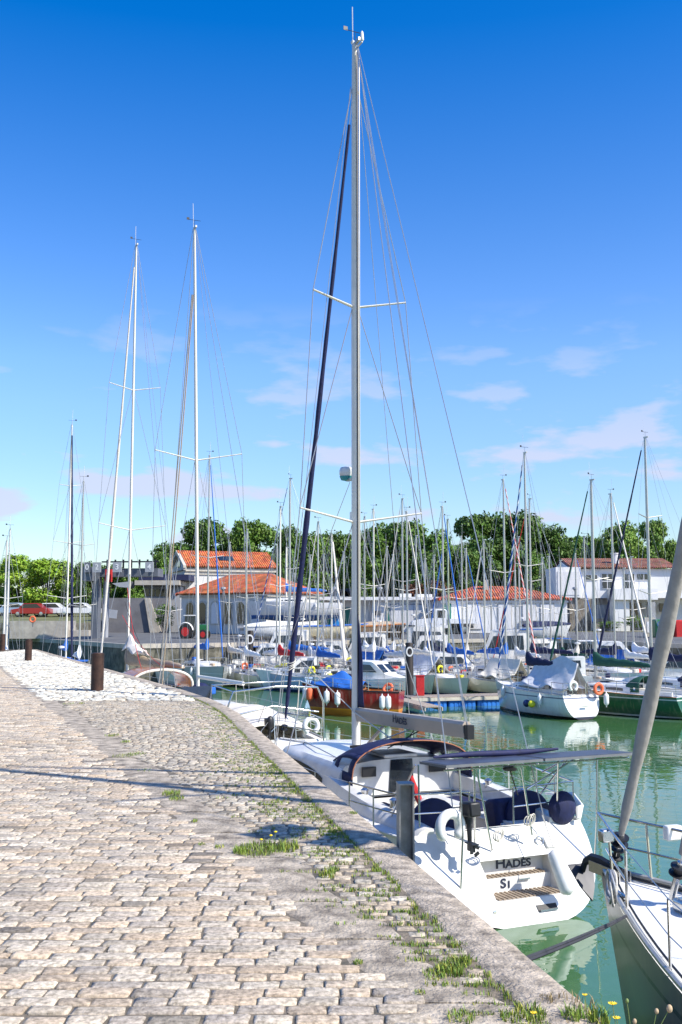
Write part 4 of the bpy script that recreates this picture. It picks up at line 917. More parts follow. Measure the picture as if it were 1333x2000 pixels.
TL = [ # label, px, ytop, ybase, d, Wpx, kind, lo, seed
 ('yellow-green bushy tree, leftmost in the park', 35, 1083, 1204, 128, 96, 'y', .10, 1), ('sunlit yellow-green tree with two leaning trunks', 92, 1090, 1204, 124, 105, 'y', .12, 2), ('smaller yellow-green tree beside the blue furled masts', 140, 1108, 1204, 126, 70, 'y', .12, 1),
 ('low yellow-green tree at the left frame edge', 0, 1100, 1204, 132, 70, 'y', .1, 2),
 ('dark green tree left of the bridge tower', 172, 1098, 1210, 122, 60, 'd', .1, 3), ('dark tree filling the gap behind the bridge tower legs', 215, 1102, 1215, 128, 80, 'd', .1, 4), ('green shrubby tree under the numbered panels', 262, 1118, 1200, 125, 70, 'm', .1, 5),
 ('round tree above the control building roof', 312, 1080, 1200, 130, 46, 'm', .1, 6),
 ('dark tree at left behind the orange gable roof', 402, 1014, 1190, 150, 98, 'd', .2, 3), ('round-topped tree behind the middle of the orange roof', 498, 1015, 1190, 152, 94, 'm', .2, 4), ('lower dark tree between the two trees over the orange roof', 452, 1038, 1190, 158, 70, 'd', .2, 5),
 ('narrow tree right of the orange roof', 562, 1030, 1215, 140, 62, 'd', .1, 6), ('tree behind the hauled-out boat, left one', 608, 1042, 1215, 142, 84, 'm', .1, 3), ('tree behind the hauled-out boat, right one', 660, 1038, 1215, 146, 86, 'd', .12, 4),
 ('large loose tree with sky showing through, right of the tall mast', 745, 1022, 1215, 150, 100, 'd', .25, 7), ('large tree with high round crown over the garages', 800, 1018, 1215, 148, 110, 'm', .22, 8), ('tree between the garages and the shuttered building', 862, 1034, 1215, 144, 100, 'm', .15, 7), ('low dark tree behind the garage roof box', 705, 1075, 1215, 135, 80, 'd', .05, 5),
 ('tallest dark tree mass above the shuttered building, left part', 938, 1004, 1215, 150, 112, 'd', .12, 8), ('tallest dark tree mass above the shuttered building, right part', 1018, 1000, 1215, 150, 122, 'd', .12, 3), ('dark tree filling behind the red tiled hip roof', 975, 1050, 1215, 138, 110, 'd', .05, 4), ('dark sloping tree left of the modern building', 1078, 1030, 1215, 152, 90, 'd', .1, 6), ('low tree touching the modern building gable', 1112, 1058, 1215, 150, 80, 'd', .1, 5), ('farther low tree between the two tree masses', 1160, 1064, 1215, 170, 80, 'm', .1, 8),
 ('light green tree over the brown tiled roof, left one', 1228, 1018, 1200, 145, 100, 'y2', .2, 7), ('light green tree over the brown tiled roof, right one', 1285, 1016, 1200, 150, 76, 'y2', .2, 8), ('low tree at the left of the brown tiled roof', 1190, 1050, 1200, 150, 60, 'm', .1, 4),
 ('dark tree low behind the flat roof between the masts', 830, 1085, 1215, 130, 90, 'd', .03, 6), ('dark filling tree right behind the shuttered building', 1045, 1075, 1215, 128, 90, 'd', .03, 7), ('dark tree low behind the boat hoist area', 560, 1090, 1215, 128, 70, 'd', .03, 8), ('small dark tree left of the shuttered building chimney', 905, 1070, 1215, 132, 90, 'd', .03, 3)]
for i in range(13):
    x = 350+i*72; TL.append((('low', 'dark', 'leafy', 'dense')[i % 4]+' background tree '+['left of the orange gable roof', 'behind the orange gable roof ridge', 'right of the skylight', 'right of the orange gable', 'over the hauled-out bow', 'over the hauled-out stern', 'above the green doors', 'above the garage doors', 'above the truck cab', 'over the left end of the red hip roof', 'over the chimney of the red hip roof', 'over the right end of the red hip roof', 'beside the modern building gable'][i], x, (1060 if i < 3 else 1040)+(i*29) % 24, 1215, 165+(i*7) % 12, 112, 'dm'[i % 2], .02, 3+i % 6))
for (lab, x, yt, yb, d, wp, kd, lo, sd_) in TL:
    plant_tree(lab, x, yt, yb, d, wp/2000*d*1.08, kd, lo, sd_, lm=m_lfy if kd == 'y' else (leafmat('leaf_light_green', (.15, .24, .035), (.09, .16, .025)) if kd == 'y2' else None), zb=2.2 if yb == 1204 else None, nleaf=11000 if kd != 'y' else 9000, ls=.30)
plant_tree('red-brown copper hedge left half, behind the garages', 815, 1138, 1215, 118, 4.6, 'r', .02, 11, nleaf=2600, ls=.3, name='hedge', cat='hedge', group='copper hedge bushes')
plant_tree('red-brown copper hedge right half, beside the hip roof', 862, 1132, 1215, 118, 4.8, 'r', .02, 12, nleaf=2600, ls=.3, name='hedge', cat='hedge', group='copper hedge bushes')
plant_tree('green bush by the entrance of the modern building', 1240, 1202, 1228, 106, 3.0, 'm', .02, 13, nleaf=1500, name='bush', cat='bush', group='bushes by the modern building')
plant_tree('low green bush left of the modern building entrance', 1192, 1212, 1230, 105, 3.2, 'm', .02, 13, name='bush', cat='bush', group='bushes by the modern building')
plant_tree('dark green bush beside the control building stair', 322, 1178, 1232, 97, 2.4, 'm', .02, 13, name='bush', cat='bush', group='bushes by the modern building')['group'] = 'bush by the stair'
# far wood closing the horizon behind the buildings
r_ = np.random.RandomState(77); n_ = 36000; cx_ = r_.uniform(-230, 300, n_); hh_ = 8.5+2.2*np.sin(cx_*.11)+1.5*np.sin(cx_*.31+1)+1.0*np.sin(cx_*.83)
c_ = np.stack([cx_, 235+r_.normal(0, 4, n_), .3+hh_*r_.uniform(0, 1, n_)**.8], 1); nn_ = r_.normal(size=(n_, 3))+np.array([0, -.5, .4]); nn_ /= np.linalg.norm(nn_, axis=1)[:, None]
t1_ = np.cross(nn_, r_.normal(size=(n_, 3))); t1_ /= np.linalg.norm(t1_, axis=1)[:, None]; t2_ = np.cross(nn_, t1_); s_ = r_.uniform(.5, 1.1, (n_, 1))
o = npmesh('far_wood', np.stack([c_-t1_*s_, c_-t2_*s_*.6, c_+t1_*s_, c_+t2_*s_*.6], 1).reshape(-1, 3), np.arange(n_*4).reshape(-1, 4), m_lf, r_.uniform(.7, 1.3, (n_, 1))*np.ones((1, 3))); o['kind'] = 'stuff'; tag(o, 'distant dark green wood behind all the buildings and nearer trees', 'wood')
# palm
t = thing('palm_tree', 'palm tree with drooping fronds behind the boat hoist', 'palm', (XD(668, 116), 116, .35)); r = random.Random(4)
MB().tube([(0, 0, 0), (.1, 0, 2), (0, 0, 4.2)], [.3, .26, .28], 10).build('trunk', m_bark, t)
b = MB()
for i in range(46):
    a = i*2.39; el = r.uniform(-.2, 1.3); ln = r.uniform(1.7, 2.5); pts = []
    for k in range(7):
        u = k/6; q = ln*u; pts.append(Vector((math.cos(a)*q*math.cos(el*(1-u*.6)), math.sin(a)*q*math.cos(el*(1-u*.6)), 4.2+q*math.sin(el)*(1-.35*u)-1.5*u*u)))
    for k in range(6):
        s = Vector((-math.sin(a), math.cos(a), 0)); w0 = .28*math.sin(math.pi*(k+.3)/7); w1 = .28*math.sin(math.pi*(k+1.3)/7); dn = Vector((0, 0, -.15))
        b.add([pts[k], pts[k+1], pts[k+1]+s*w1+dn, pts[k]+s*w0+dn], [(0, 1, 2, 3)]); b.add([pts[k], pts[k+1], pts[k+1]-s*w1+dn, pts[k]-s*w0+dn], [(3, 2, 1, 0)])
b.build('crown', m_lf2, t, smooth=0)

# ================================================================ VEHICLES
m_wpaint = mat('white_car_paint', (.75, .75, .75), .3, var=.03, coat=.5); m_rpaint = mat('red_car_paint', (.30, .015, .012), .3, var=.05, coat=.5); m_gpaint = mat('green_tractor_paint', (.02, .16, .05), .4)
def wheel(b, x, y, z, r_, w_, mi=0): b.lathe((x, y-w_/2, z), [(r_*.55, 0), (r_, .01), (r_, w_-.01), (r_*.55, w_)], 18, axis=(0, 1, 0), mi=mi)
def wheel_obj(root, x, y, z, r_, w_, rim=m_steel):
    b = MB(); wheel(b, x, y, z, r_, w_); o = b.build('wheel', m_rub, root); MB().lathe((x, y-w_/2-.01, z), [(r_*.1, 0), (r_*.6, .01), (r_*.6, w_+.02), (r_*.1, w_+.03)], 14, axis=(0, 1, 0)).build('rim', rim, o)
# white crew cab truck, facing left (-x)
t = thing('pickup_truck', 'white double-cab flatbed truck parked in front of the garages', 'truck', (XD(801, 96), 95, .35), 0)
side = [(0, .45), (.0, .95), (.12, 1.15), (1.05, 1.32), (1.75, 2.15), (2.0, 2.22), (3.15, 2.22), (3.3, 2.1), (3.35, 1.1), (3.35, .45)]
MB().prism([(x, 0, z) for x, z in side], (0, 2.0, 0)).build('cab', m_wpaint, t, bevel=.06)
MB().box((4.7, 1, .95), (2.75, 2.1, .12)).box((4.7, -.02, 1.15), (2.75, .05, .35)).box((4.7, 2.02, 1.15), (2.75, .05, .35)).box((6.05, 1, 1.15), (.05, 2.0, .35)).build('flatbed', m_wpaint, t)
MB().box((3.0, 1, .6), (5.6, .9, .25)).build('chassis', m_black, t)
MB().prism([(1.12, -.012, 1.36), (1.78, -.012, 2.08), (1.95, -.012, 2.1), (2.2, -.012, 2.1), (2.2, -.012, 1.42)], (0, .01, 0)).build('side_window', m_glass, t)
MB().prism([(2.42, -.012, 1.42), (2.42, -.012, 2.1), (3.12, -.012, 2.1), (3.12, -.012, 1.42)], (0, .01, 0)).build('side_window', m_glass, t)
MB().prism([(1.02, .1, 1.34), (1.72, .18, 2.14), (1.72, 1.82, 2.14), (1.02, 1.9, 1.34)], (-.02, 0, .01)).build('windscreen', m_glass, t)
for x in (.95, 4.9): wheel_obj(t, x, .05, .36, .36, .25); wheel_obj(t, x, 1.95, .36, .36, .25)
MB().box((.03, .25, .95), (.06, .3, .2)).build('headlight', m_steel, t); MB().box((.03, 1.75, .95), (.06, .3, .2)).build('headlight', m_steel, t); MB().box((-.02, 1, .55), (.15, 2, .25)).build('bumper', m_black, t)
# tractor
t = thing('tractor', 'green tractor with large red-rimmed wheels on the far quay', 'tractor', (XD(378, 84), 83, .05), R(-8)); t.scale = (.62, .62, .72)
MB().prism([(-.6, -.6, 1.0), (-.6, -.6, 1.5), (-.5, -.55, 2.6), (.7, -.55, 2.6), (1.0, -.6, 1.6), (1.0, -.6, 1.0)], (0, 1.2, 0)).build('cab', m_glass, t); MB().box((.1, 0, 2.65), (1.6, 1.3, .12)).build('roof', m_white, t, bevel=.03)
MB().box((1.6, 0, 1.25), (1.7, .8, .75)).build('bonnet', m_gpaint, t, bevel=.06); MB().tube([(1.5, .3, 1.6), (1.5, .3, 2.5)], .05, 6).build('exhaust', m_black, t)
for y in (-.85, .85): wheel_obj(t, -.3, y, .85, .85, .5, m_red); wheel_obj(t, 2.0, y*.9, .55, .55, .35, m_red); MB().tube([(-.3+math.cos(a)*1.0, y, .85+math.sin(a)*1.0) for a in [R(10+16*i) for i in range(10)]], .09, 6, ey=2.2).build('mudguard', m_white, t)
# boat trailer / lorry right of the tractor
t = thing('flatbed_trailer', 'grey flatbed trailer parked against the shaded arched wall', 'trailer', (XD(485, 82), 82, .1), 0)
MB().box((1.4, 0, .95), (4.2, 1.9, .18)).box((1.4, 0, .75), (3.9, .3, .2)).build('bed', m_panel, t); [wheel_obj(t, x, y, .4, .4, .25) for x in (.3, 1.3, 2.6) for y in (-.85, .85)]
def car(label, px_, py_, d, m, L=4.2, z0=2.3):
    p = PD(px_, py_, d); t = thing('parked_car', label, 'car', (p.x-L/2, d, z0), 0, 'cars parked in the park at the left')
    side = [(0, .3), (0, .75), (.9, .9), (1.4, 1.42), (2.9, 1.45), (3.6, .95), (L, .85), (L, .3)]; MB().prism([(x, 0, z) for x, z in side], (0, 1.7, 0)).build('body', m, t, bevel=.05)
    MB().prism([(1.1, -.01, .93), (1.5, -.01, 1.35), (2.85, -.01, 1.38), (3.35, -.01, .95)], (0, .01, 0)).build('side_window', m_glass, t)
    for x in (.8, L-.85): wheel_obj(t, x, .1, .32, .32, .2); wheel_obj(t, x, 1.6, .32, .32, .2)
car('red car parked under the yellow-green trees', 58, 1192, 112, m_rpaint, z0=1.9); car('white car right of the red one', 95, 1192, 114, m_wpaint, z0=1.95); car('pale blue car at the far left under the trees', 22, 1192, 116, mat('pale_blue_paint', (.3, .4, .5), .3), z0=2.0)
car('white car nearest the bridge tower', 152, 1192, 113, m_wpaint, 4.6, z0=1.95)
# bins and signs on the right quay
t = thing('recycling_bin', 'green recycling container with yellow panel by the right quay', 'container', (XD(1282, 84), 84, .1)); MB().box((0, 0, .8), (1.0, 1.0, 1.5)).build('body', m_gpaint, t, bevel=.1); MB().box((-.02, -.52, .55), (.5, .03, .7)).build('yellow_label', m_yel, t); ring_mesh((-.15, -.55, 1.15), .2, .03, (0, 1, 0)).build('round_mark', m_blue, t)
t = thing('recycling_bin', 'red recycling container at the right edge beyond the sail', 'container', (XD(1322, 84), 84, .1)); MB().box((0, 0, .75), (1.2, 1.0, 1.5)).build('body', m_red, t, bevel=.12)
t = thing('service_cabinet', 'grey cabinet with posters beside the recycling containers', 'cabinet', (XD(1262, 86), 86, .2)); MB().box((0, 0, .8), (.9, .5, 1.6)).build('body', m_limest, t); MB().box((-.1, -.27, .8), (.35, .02, .9)).build('poster', m_whitec, t)
for i, x in enumerate((438, 655, 742, 1120)):
    t = thing('quay_lamp', ['thin grey lamp post by the arched wall', 'thin grey lamp post by the hauled-out boat', 'thin lamp post at the garages', 'thin grey lamp post before the stone pier'][i], 'lamp post', (XD(x, 92), 92, .3)); MB().tube([(0, 0, 0), (0, 0, 3.9)], .06, 8).build('post', m_steelg, t); MB().lathe((0, 0, 3.9), [(.1, 0), (.25, .15), (.22, .3), (0, .35)], 10).build('lamp_head', m_panel, t)
# hauled out yacht standing on its keel
t = thing('hauled_out_yacht', 'white yacht with blue keel and rudder standing ashore on supports', 'sailing yacht', (XD(667, 86), 86, 1.95), R(180))
h = Hull(8.4, 2.7, 1.05, 1.25, scoop=-.2, rake=.9, D=.55, N=16)
h.mesh(7).build('hull', hull_mat('hull_paint_ashore', (.72, .71, .70), (.01, .09, .3), (.008, .075, .25), .0), t, smooth=40); h.deck(.6, 2.7, .6).build('deck', m_deck, t)
cabin(h, 2.9, 6.0, .8, .4, t); rails(t, h, wr=.008, r=.016)
m_ab = mat('blue_antifouling', (.008, .10, .30), .7)
MB().loft([[(3.3+a, y, -.3) for a, y in ((0, 0), (.5, .15), (1.5, .1), (2.0, 0), (1.5, -.1), (.5, -.15))], [(3.7+a*.7, y*.8, -1.5) for a, y in ((0, 0), (.5, .15), (1.5, .1), (2.0, 0), (1.5, -.1), (.5, -.15))]]).build('keel', m_ab, t)
MB().box((.45, 0, -.7), (.7, .07, 1.5), bevel=0) if 0 else MB().box((.45, 0, -.7), (.75, .07, 1.4)).build('rudder', mat('light_blue_antifouling', (.01, .22, .55), .7), t)
for sx in (1.6, 4.6): [MB().tube([(sx, sg*1.15, -.2), (sx, sg*1.5, -1.8)], .05, 6).build('support', m_steelg, t) for sg in (1, -1)]
mast_set(t, h, 4.6, 1.5, 4.2, m=m_walu, spr=0, stays=False, boom=(3.3, .55), cover='blue', top=False, ant=False)
for k in range(2): q = h.pt(.3+.2*k, .1, 1); fender(t, (q.x, q.y+.1, 1.0), .09, .45)
m_plank0 = mat('trestle_wood', (.25, .18, .11), .9, var=.3)
# ================================================================ FLEET
Y = yacht
Y('grey yacht with blue boom cover and blue furled jib, bow toward the moored cream one', 404, 1341, 890, 203, 10.0, 'g', 'blue', 'blue', fenders=3, fsides=(1, -1), stripe=(.6, .6, .6), aft=.7, wr=.007, group=None)
Y('small pale yacht with pink cover just left of pile D', 480, 1338, 1035, 27, 7.2, 'c', None, None)
Y('pale blue hulled yacht with red boom cover right of pile D', 546, 1344, 990, 35, 8.2, 'b', 'red', None, anti=(.01, .05, .16), aft=.8, group=None, mm=m_walu)
Y('white yacht with blue and white striped furled jib leaning left over the orange roof', 565, 1333, 935, 62, 9.0, 'w', None, 'bluewhite', fw=.055)
Y('white yacht with blue boom cover behind the red boat', 621, 1348, 1020, 30, 8.0, 'w', 'blue', 'white', fenders=1)
Y('yacht with fat white furled jib and navy strip left of the tall mast', 648, 1338, 1045, 200, 7.5, 'w', None, 'white', fw=.15, mm=m_walu)
Y('far yacht whose mast rises just right of the tall mast', 713, 1333, 1010, 27, 9, 'w', 'white', None)
Y('white yacht with white boom cover and bare white mast, right of the tall mast', 731, 1340, 995, 205, 9, 'w', 'white', None, mm=m_walu)
Y('yacht with slim blue-grey mast in front of the garage doors, left one', 788, 1343, 975, 30, 8.8, 'w', None, 'white', fw=.05)
Y('yacht with slim mast and white furled jib before the garage doors', 797, 1352, 1000, 207, 8, 'c', None, 'white', fw=.055)
Y('grey-white yacht under a drooping white tarp right of pile O', 868, 1355, 990, 205, 7.2, 'c', None, 'blue', fw=.065, tentm=('grey', 0), B=2.4, group=None)
Y('yacht with greenish mast and bright blue sail cover behind the tarp', 878, 1342, 1015, 25, 8.6, 'w', 'blue', 'blue', mm=mat('greenish_mast', (.36, .40, .26), .4))
Y('small yacht with tan tarp tent over the boom left of the white one', 949, 1352, 1055, 27, 6.8, 'c', None, 'tan', tentm=('cream', 0), B=2.3, group=None, mm=m_alu)
Y('yacht with red and white furled jib slanting right before the trees', 990, 1350, 937, 205, 9.0, 'w', 'blue', 'redwhite', fw=.07, group=None)
ws, wh = Y('white yacht stern-to with grey tarp over its boom, yellow buoy and navy sail', 1034, 1391, 885, 27, 6.9, 'w', 'navy', 'bluewhite', tentm=('grey', .35), stripe=(.1, .12, .2), fenders=2, fsides=(1,), aft=.84, B=2.45, group=None, fw=.075, anti=(.04, .02, .015), boot=(.02, .02, .02), F=1.08, scoop=.3, twid=.78)
Y('yacht with thin mast and plain red furled jib behind the white tarp tent', 1041, 1340, 975, 48, 8.5, 'w', 'navy', 'red', fw=.05)
Y('small yacht with short mast before the shuttered building right end', 1064, 1336, 1090, 27, 6, 'w', None, None)
gs, gh = Y('green yacht with green sail cover, green sprayhood and dark green furled jib', 1166, 1389, 938, 40, 8.6, 'G', 'green', 'green', stripe=(.5, .55, .5), dodg='green', group=None, boot=(.6, .6, .55), anti=(.02, .02, .015), B=2.8, fw=.075, F=1.0, mpos=.62)
Y('yacht with leaning mast and white furled jib before the modern building', 1204, 1352, 965, 205, 9, 'w', 'navy', 'white', fw=.08, mm=m_alu)
Y('white yacht with navy band and tall mast near the right edge, navy furled jib', 1276, 1384, 855, 33, 9.8, 'w', 'navy', 'navy', stripe=(.02, .03, .1), spr=2, dodg='navy', group=None, fw=.08, mpos=.58)
Y('yacht with blue jib right of the stone pier', 1130, 1340, 1082, 205, 7.5, 'w', None, 'blue', fw=.05)
Y('farthest left yacht, shorter mast of the pair at the left edge', 4, 1352, 1056, 20, 7.5, 'w', None, None, mm=m_walu)
Y('farthest left yacht, taller mast of the pair at the left edge', 10, 1346, 1034, 20, 8, 'w', None, 'white', mm=m_walu)
Y('blue-covered yacht with tall mast beyond the quay end, navy furled jib', 127, 1352, 830, 200, 10.5, 'w', 'blue', 'navy', spr=3, fw=.10, group=None, mm=m_walu, dodg='blue')
Y('yacht with slim mast moored right beside the blue-covered one', 153, 1360, 940, 200, 8.5, 'w', 'white', None, group=None, spr=2)
for i, (x, yw, tp, hd, L, cv, fl, lab) in enumerate([(605, 1337, 1085, 27, 7, None, None, 'small white yacht behind the hauled-out keel'), (672, 1341, 1078, 205, 7.4, 'white', None, 'small white yacht half hidden by the tall mast'), (757, 1336, 1068, 27, 7, None, 'white', 'small yacht in the back row left of the garage doors'),
        (832, 1338, 1092, 27, 6.8, 'white', None, 'small white yacht in the back row below the truck'), (914, 1340, 1072, 205, 7.4, None, 'blue', 'back row yacht with blue jib before the hip roof'), (1100, 1341, 1095, 27, 7, 'green', None, 'back row yacht with green cover by the shuttered building end'), (1225, 1340, 1110, 27, 6.6, 'white', None, 'small back row yacht below the modern building balcony'), (540, 1336, 1065, 205, 7, None, None, 'small back row yacht left of the red cover'), (1010, 1338, 1065, 27, 7, 'white', 'white', 'small back row yacht below the bins')]):
    Y(lab, x, yw, tp, hd, L, 'w', cv, fl, fw=.05, wr=.006)

Y('pale yacht with navy cover between the tan-covered yacht and the grey one', 330, 1336, 1092, 205, 8.4, 'w', 'navy', None, wr=.006, group=None)
Y('white yacht with short mast and cream cover left of pile D', 446, 1333, 1060, 27, 8.0, 'w', 'cream', None, wr=.006, group=None)
covs = ['white', 'cream', 'blue', 'white', 'grey', 'navy', 'white', 'green', 'cream', 'white', 'blue', 'white']
spots = ['below the hauled-out bow', 'left of the fat white furled jib', 'below the palm tree', 'under the garage doors', 'before the white truck bonnet', 'under the truck flatbed', 'left end of the hip roof building', 'below the hip roof chimney', 'below the middle shutters', 'under the last shutter', 'before the stone pier', 'before the entrance of the modern building']
for i, x in enumerate((575, 632, 690, 770, 815, 850, 905, 962, 1018, 1078, 1148, 1240)):
    cv = covs[i]; Y(cv+' covered back row yacht '+spots[i], x, 1329+(i*5) % 7, 1120-(i*37) % 75, 27 if i % 3 else 205, 7.0+(i % 4)*.6, 'wcgw'[i % 4], cv if i % 2 else None, None, tentm=(cv, .25*(i % 2)) if i % 2 == 0 else None, dodg=['navy', None, 'blue', None][i % 4], wr=.006, F=.95, group='yachts of the back row')
def motorboat(label, px_, yw, head, L, canopy='w', hull=(.74, .74, .72), stripe=None, F=.95, group='motor boats in the basin', topm=None, cabh=1.15):
    d = dep(yw); p = PD(px_, yw, d); fx = (-math.sin(R(head)), math.cos(R(head))); rz = math.atan2(fx[1], fx[0]); t = thing('motor_boat', label, 'motor boat', (p.x-fx[0]*L*.5, p.y-fx[1]*L*.5, WZ), rz, group)
    h = Hull(L, L*.36, F, F*1.35, aft=.88, scoop=0, rake=L*.1, D=.35, N=14, full=.5); h.mesh(6).build('hull', hull_mat('hull_paint_'+label[:16], hull, (.02, .1, .35), (.02, .06, .2), .06, stripe, F*.8 if stripe else None), t, smooth=40)
    h.deck(L*.05, L*.32, L*.14).build('deck', m_deck, t); B = L*.36
    z = h.zs(.45)-.03; a0, a1 = L*.33, L*.66
    rings = []
    for x, w_, hh in ((a0, .36, cabh), (a0+.1, .37, cabh+.03), (a1-.9, .36, cabh), (a1-.75, .36, cabh-.05), (a1, .30, .35), (a1+L*.16, .18, .12)): rings.append([(x, B*w_, z), (x, B*w_*.88, z+hh), (x, 0, z+hh+.06), (x, -B*w_*.88, z+hh), (x, -B*w_, z)])
    MB().loft(rings, 0, True, ring_closed=False).build('cabin', m_white, t, smooth=25)
    for sg in (1, -1):
        MB().prism([(a0+.25, sg*(B*.353), z+cabh*.45), (a0+.3, sg*(B*.335), z+cabh*.86), (a1-.95, sg*(B*.325), z+cabh*.84), (a1-.5, sg*(B*.335), z+cabh*.45)], (0, sg*.02, 0)).build('side_window', m_glass, t)
    MB().prism([(a1-.62, B*.27, z+cabh*.84), (a1-.62, -B*.27, z+cabh*.84), (a1-.12, -B*.27, z+cabh*.42), (a1-.12, B*.27, z+cabh*.42)], (.035, 0, .03)).build('windscreen', m_glass, t)
    if topm: MB().box((a0-.3, 0, z+cabh+.08), (1.6, B*.7, .05)).build('awning', topm, t)
    rails(t, h, .5, n=3, push=False, wr=.008, t0=.4)
    MB().tube([(a0+.4, 0, z+cabh), (a0+.4, 0, z+cabh+.8)], .02, 6).lathe((a0+.4, 0, z+cabh+.8), [(.03, 0), (.18, .03), (.18, .12), (0, .16)], 10).build('radar_mast', m_white, t); return t
motorboat('white cabin cruiser with sloping windscreen behind the red boat', 735, 1362, 235, 6.6, cabh=1.05)
motorboat('large white motor boat with blue awning below the shuttered building', 985, 1333, 80, 10, topm=m_blue, cabh=2.4, F=1.2, group=None)
motorboat('long white workboat with bright blue side along the far quay, left', 455, 1327, 88, 8.5, stripe=(.02, .12, .55), hull=(.05, .16, .55), cabh=1.1, group=None)
motorboat('white cruiser with dark windows left of the tan tent', 890, 1342, 268, 8, cabh=1.2)
motorboat('small white launch below the bow of the hauled-out yacht', 590, 1346, 95, 6, cabh=1.0)
motorboat('white launch below the modern building', 1110, 1350, 80, 6.2, cabh=1.1)
motorboat('blue-topped launch at the quay end, far left', 95, 1362, 100, 6.2, topm=m_blue, cabh=1.0, hull=(.03, .12, .4), group=None)
motorboat('white launch at the right edge beyond the grey furled sail', 1318, 1352, 60, 6.5, cabh=1.1, topm=m_blue, group=None)
motorboat('cream launch between pile O and the blue-grey mast', 760, 1345, 90, 6.3, cabh=.9)

motorboat('tall white flybridge cruiser below the truck', 838, 1330, 85, 8.6, cabh=1.9, F=1.25, group=None)
motorboat('white cruiser right of the green sail cover', 1200, 1331, 262, 8.2, cabh=1.6, F=1.15, topm=m_whitec)
motorboat('white cruiser half hidden behind the red sail cover', 520, 1330, 95, 7.6, cabh=1.5, F=1.1)
motorboat('cream cruiser left of the tall mast', 655, 1329, 268, 8.0, cabh=1.6, F=1.15, topm=m_cream)
motorboat('white cruiser with blue awning between shutters and stone pier', 1045, 1329, 92, 8.4, cabh=1.7, F=1.2, topm=m_blue)
motorboat('big white motor yacht with raised cabin below the arched wall', 560, 1327, 85, 9.5, cabh=2.1, F=1.4, group=None)
motorboat('dark topped trawler yacht under the truck', 842, 1326, 268, 10, cabh=2.3, F=1.5, topm=m_black, group=None, hull=(.62, .60, .50))
motorboat('white motor yacht with cream awning right of the tall mast', 712, 1327, 92, 9.0, cabh=2.0, F=1.35, topm=m_cream, group=None)
motorboat('pale launch with blue awning left of pile D', 448, 1331, 100, 6.5, cabh=1.4, topm=m_blue, group=None)
# small boats standing on the far quay
for i, (x, y, L_, colr, mm_, lab) in enumerate(((655, 1246, 6.2, (.70, .62, .42), m_blue, 'cream rowing boat with blue rim standing ashore left of the tall mast'), (742, 1247, 4.2, (.20, .13, .07), m_wood, 'small brown wooden boat standing ashore before the garages'), (1075, 1243, 4.0, (.6, .6, .58), m_navy, 'small white dinghy with navy cover ashore by the stone pier'), (540, 1249, 5.0, (.75, .75, .73), m_whitec, 'white covered dinghy ashore under the hauled-out yacht'))):
    p = PD(x, y, 78); t = thing('dinghy', lab, 'dinghy', (p.x-L_/2, 79, .45), R(4*i)); h = Hull(L_, L_*.34, .65, .85, aft=.7, scoop=0, rake=.4, D=.3, N=12); h.mesh(6).build('hull', mat('dinghy_paint_%s' % lab[:9].replace(' ', '_'), colr, .4), t); 
    MB().tube(h.rail_pts(0, .99, 10, 0, .02, 1)+h.rail_pts(0, .99, 10, 0, .02, -1)[::-1], .06, 6).build('gunwale', mm_, t)
    if i != 0: MB().grid(lambda u, v: (L_*(.03+.94*u), (v*2-1)*h.hb(h.xt(L_*(.03+.94*u))), h.zs(u)+.02+.35*(1-abs(v*2-1)**1.5)*math.sin(math.pi*(.15+.8*u))), 10, 8).build('cover', mm_ if i != 1 else m_tan, t, smooth=60)
    else: [MB().box((L_*q, 0, .5), (.25, L_*.3, .04)).build('thwart', m_wood, t) for q in (.3, .5, .7)]
    for q in (.25, .75): MB().box((L_*q, 0, -.25), (.12, L_*.22, .4)).build('trestle', m_plank0, t)
# pontoons
m_plank = mat('weathered_plank', (.34, .28, .22), .9, var=.3, scale=6, bump=.4, bscale=20); m_float = mat('blue_float', (.015, .16, .55), .6, var=.2, scale=2)
def pontoon(label, a, b_, w_=1.6, floats=True, zt=.5, sp=2.2):
    a = Vector((a[0], a[1], WZ)); b_ = Vector((b_[0], b_[1], WZ)); L = (b_-a).length; rz = math.atan2(b_.y-a.y, b_.x-a.x); t = thing('pontoon', label, 'pontoon', a, rz)
    k = MB(); n = int(L/.16)
    for i in range(n): k.box(((i+.5)*L/n, 0, zt), (L/n-.015, w_, .04))
    k.build('planking', m_plank, t, smooth=0); MB().box((L/2, -w_/2-.02, zt-.10), (L, .05, .16)).box((L/2, w_/2+.02, zt-.10), (L, .05, .16)).build('side_beam', m_limest, t)
    if floats:
        x = .5
        while x < L-1:
            b = MB().box((x+.75, 0, .12), (1.5, w_*.9, .50))
            for j in range(6): b.box((x+.13+j*.25, -w_*.45-.01, .12), (.17, .03, .44))
            b.build('float', m_float, t, bevel=.02); x += sp
    return t
pA = GP(792, 1361, WZ+.5); pB = GP(1180, 1352, WZ+.5)
pontoon('wooden pontoon on blue floats beside pile O', pA, pB, 1.7, sp=1.62)
q0 = GP(778, 1364, WZ+.5); q1 = GP(848, 1381, WZ+.5); pontoon('short brown finger pontoon below the red box', q0, q1, .8, floats=False)
q0 = GP(440, 1336, WZ+.5); q1 = GP(600, 1331, WZ+.5); pontoon('distant wooden pontoon at the foot of pile D', GP(432, 1322, WZ+.5), GP(560, 1320, WZ+.5), 1.6)
pontoon('long distant pontoon behind the back row of yachts', GP(600, 1318, WZ+.5), GP(1290, 1319, WZ+.5), 1.6, sp=4)
m_pile = mat('dark_pile_paint', (.035, .028, .024), .55, .3, var=.3, scale=2)
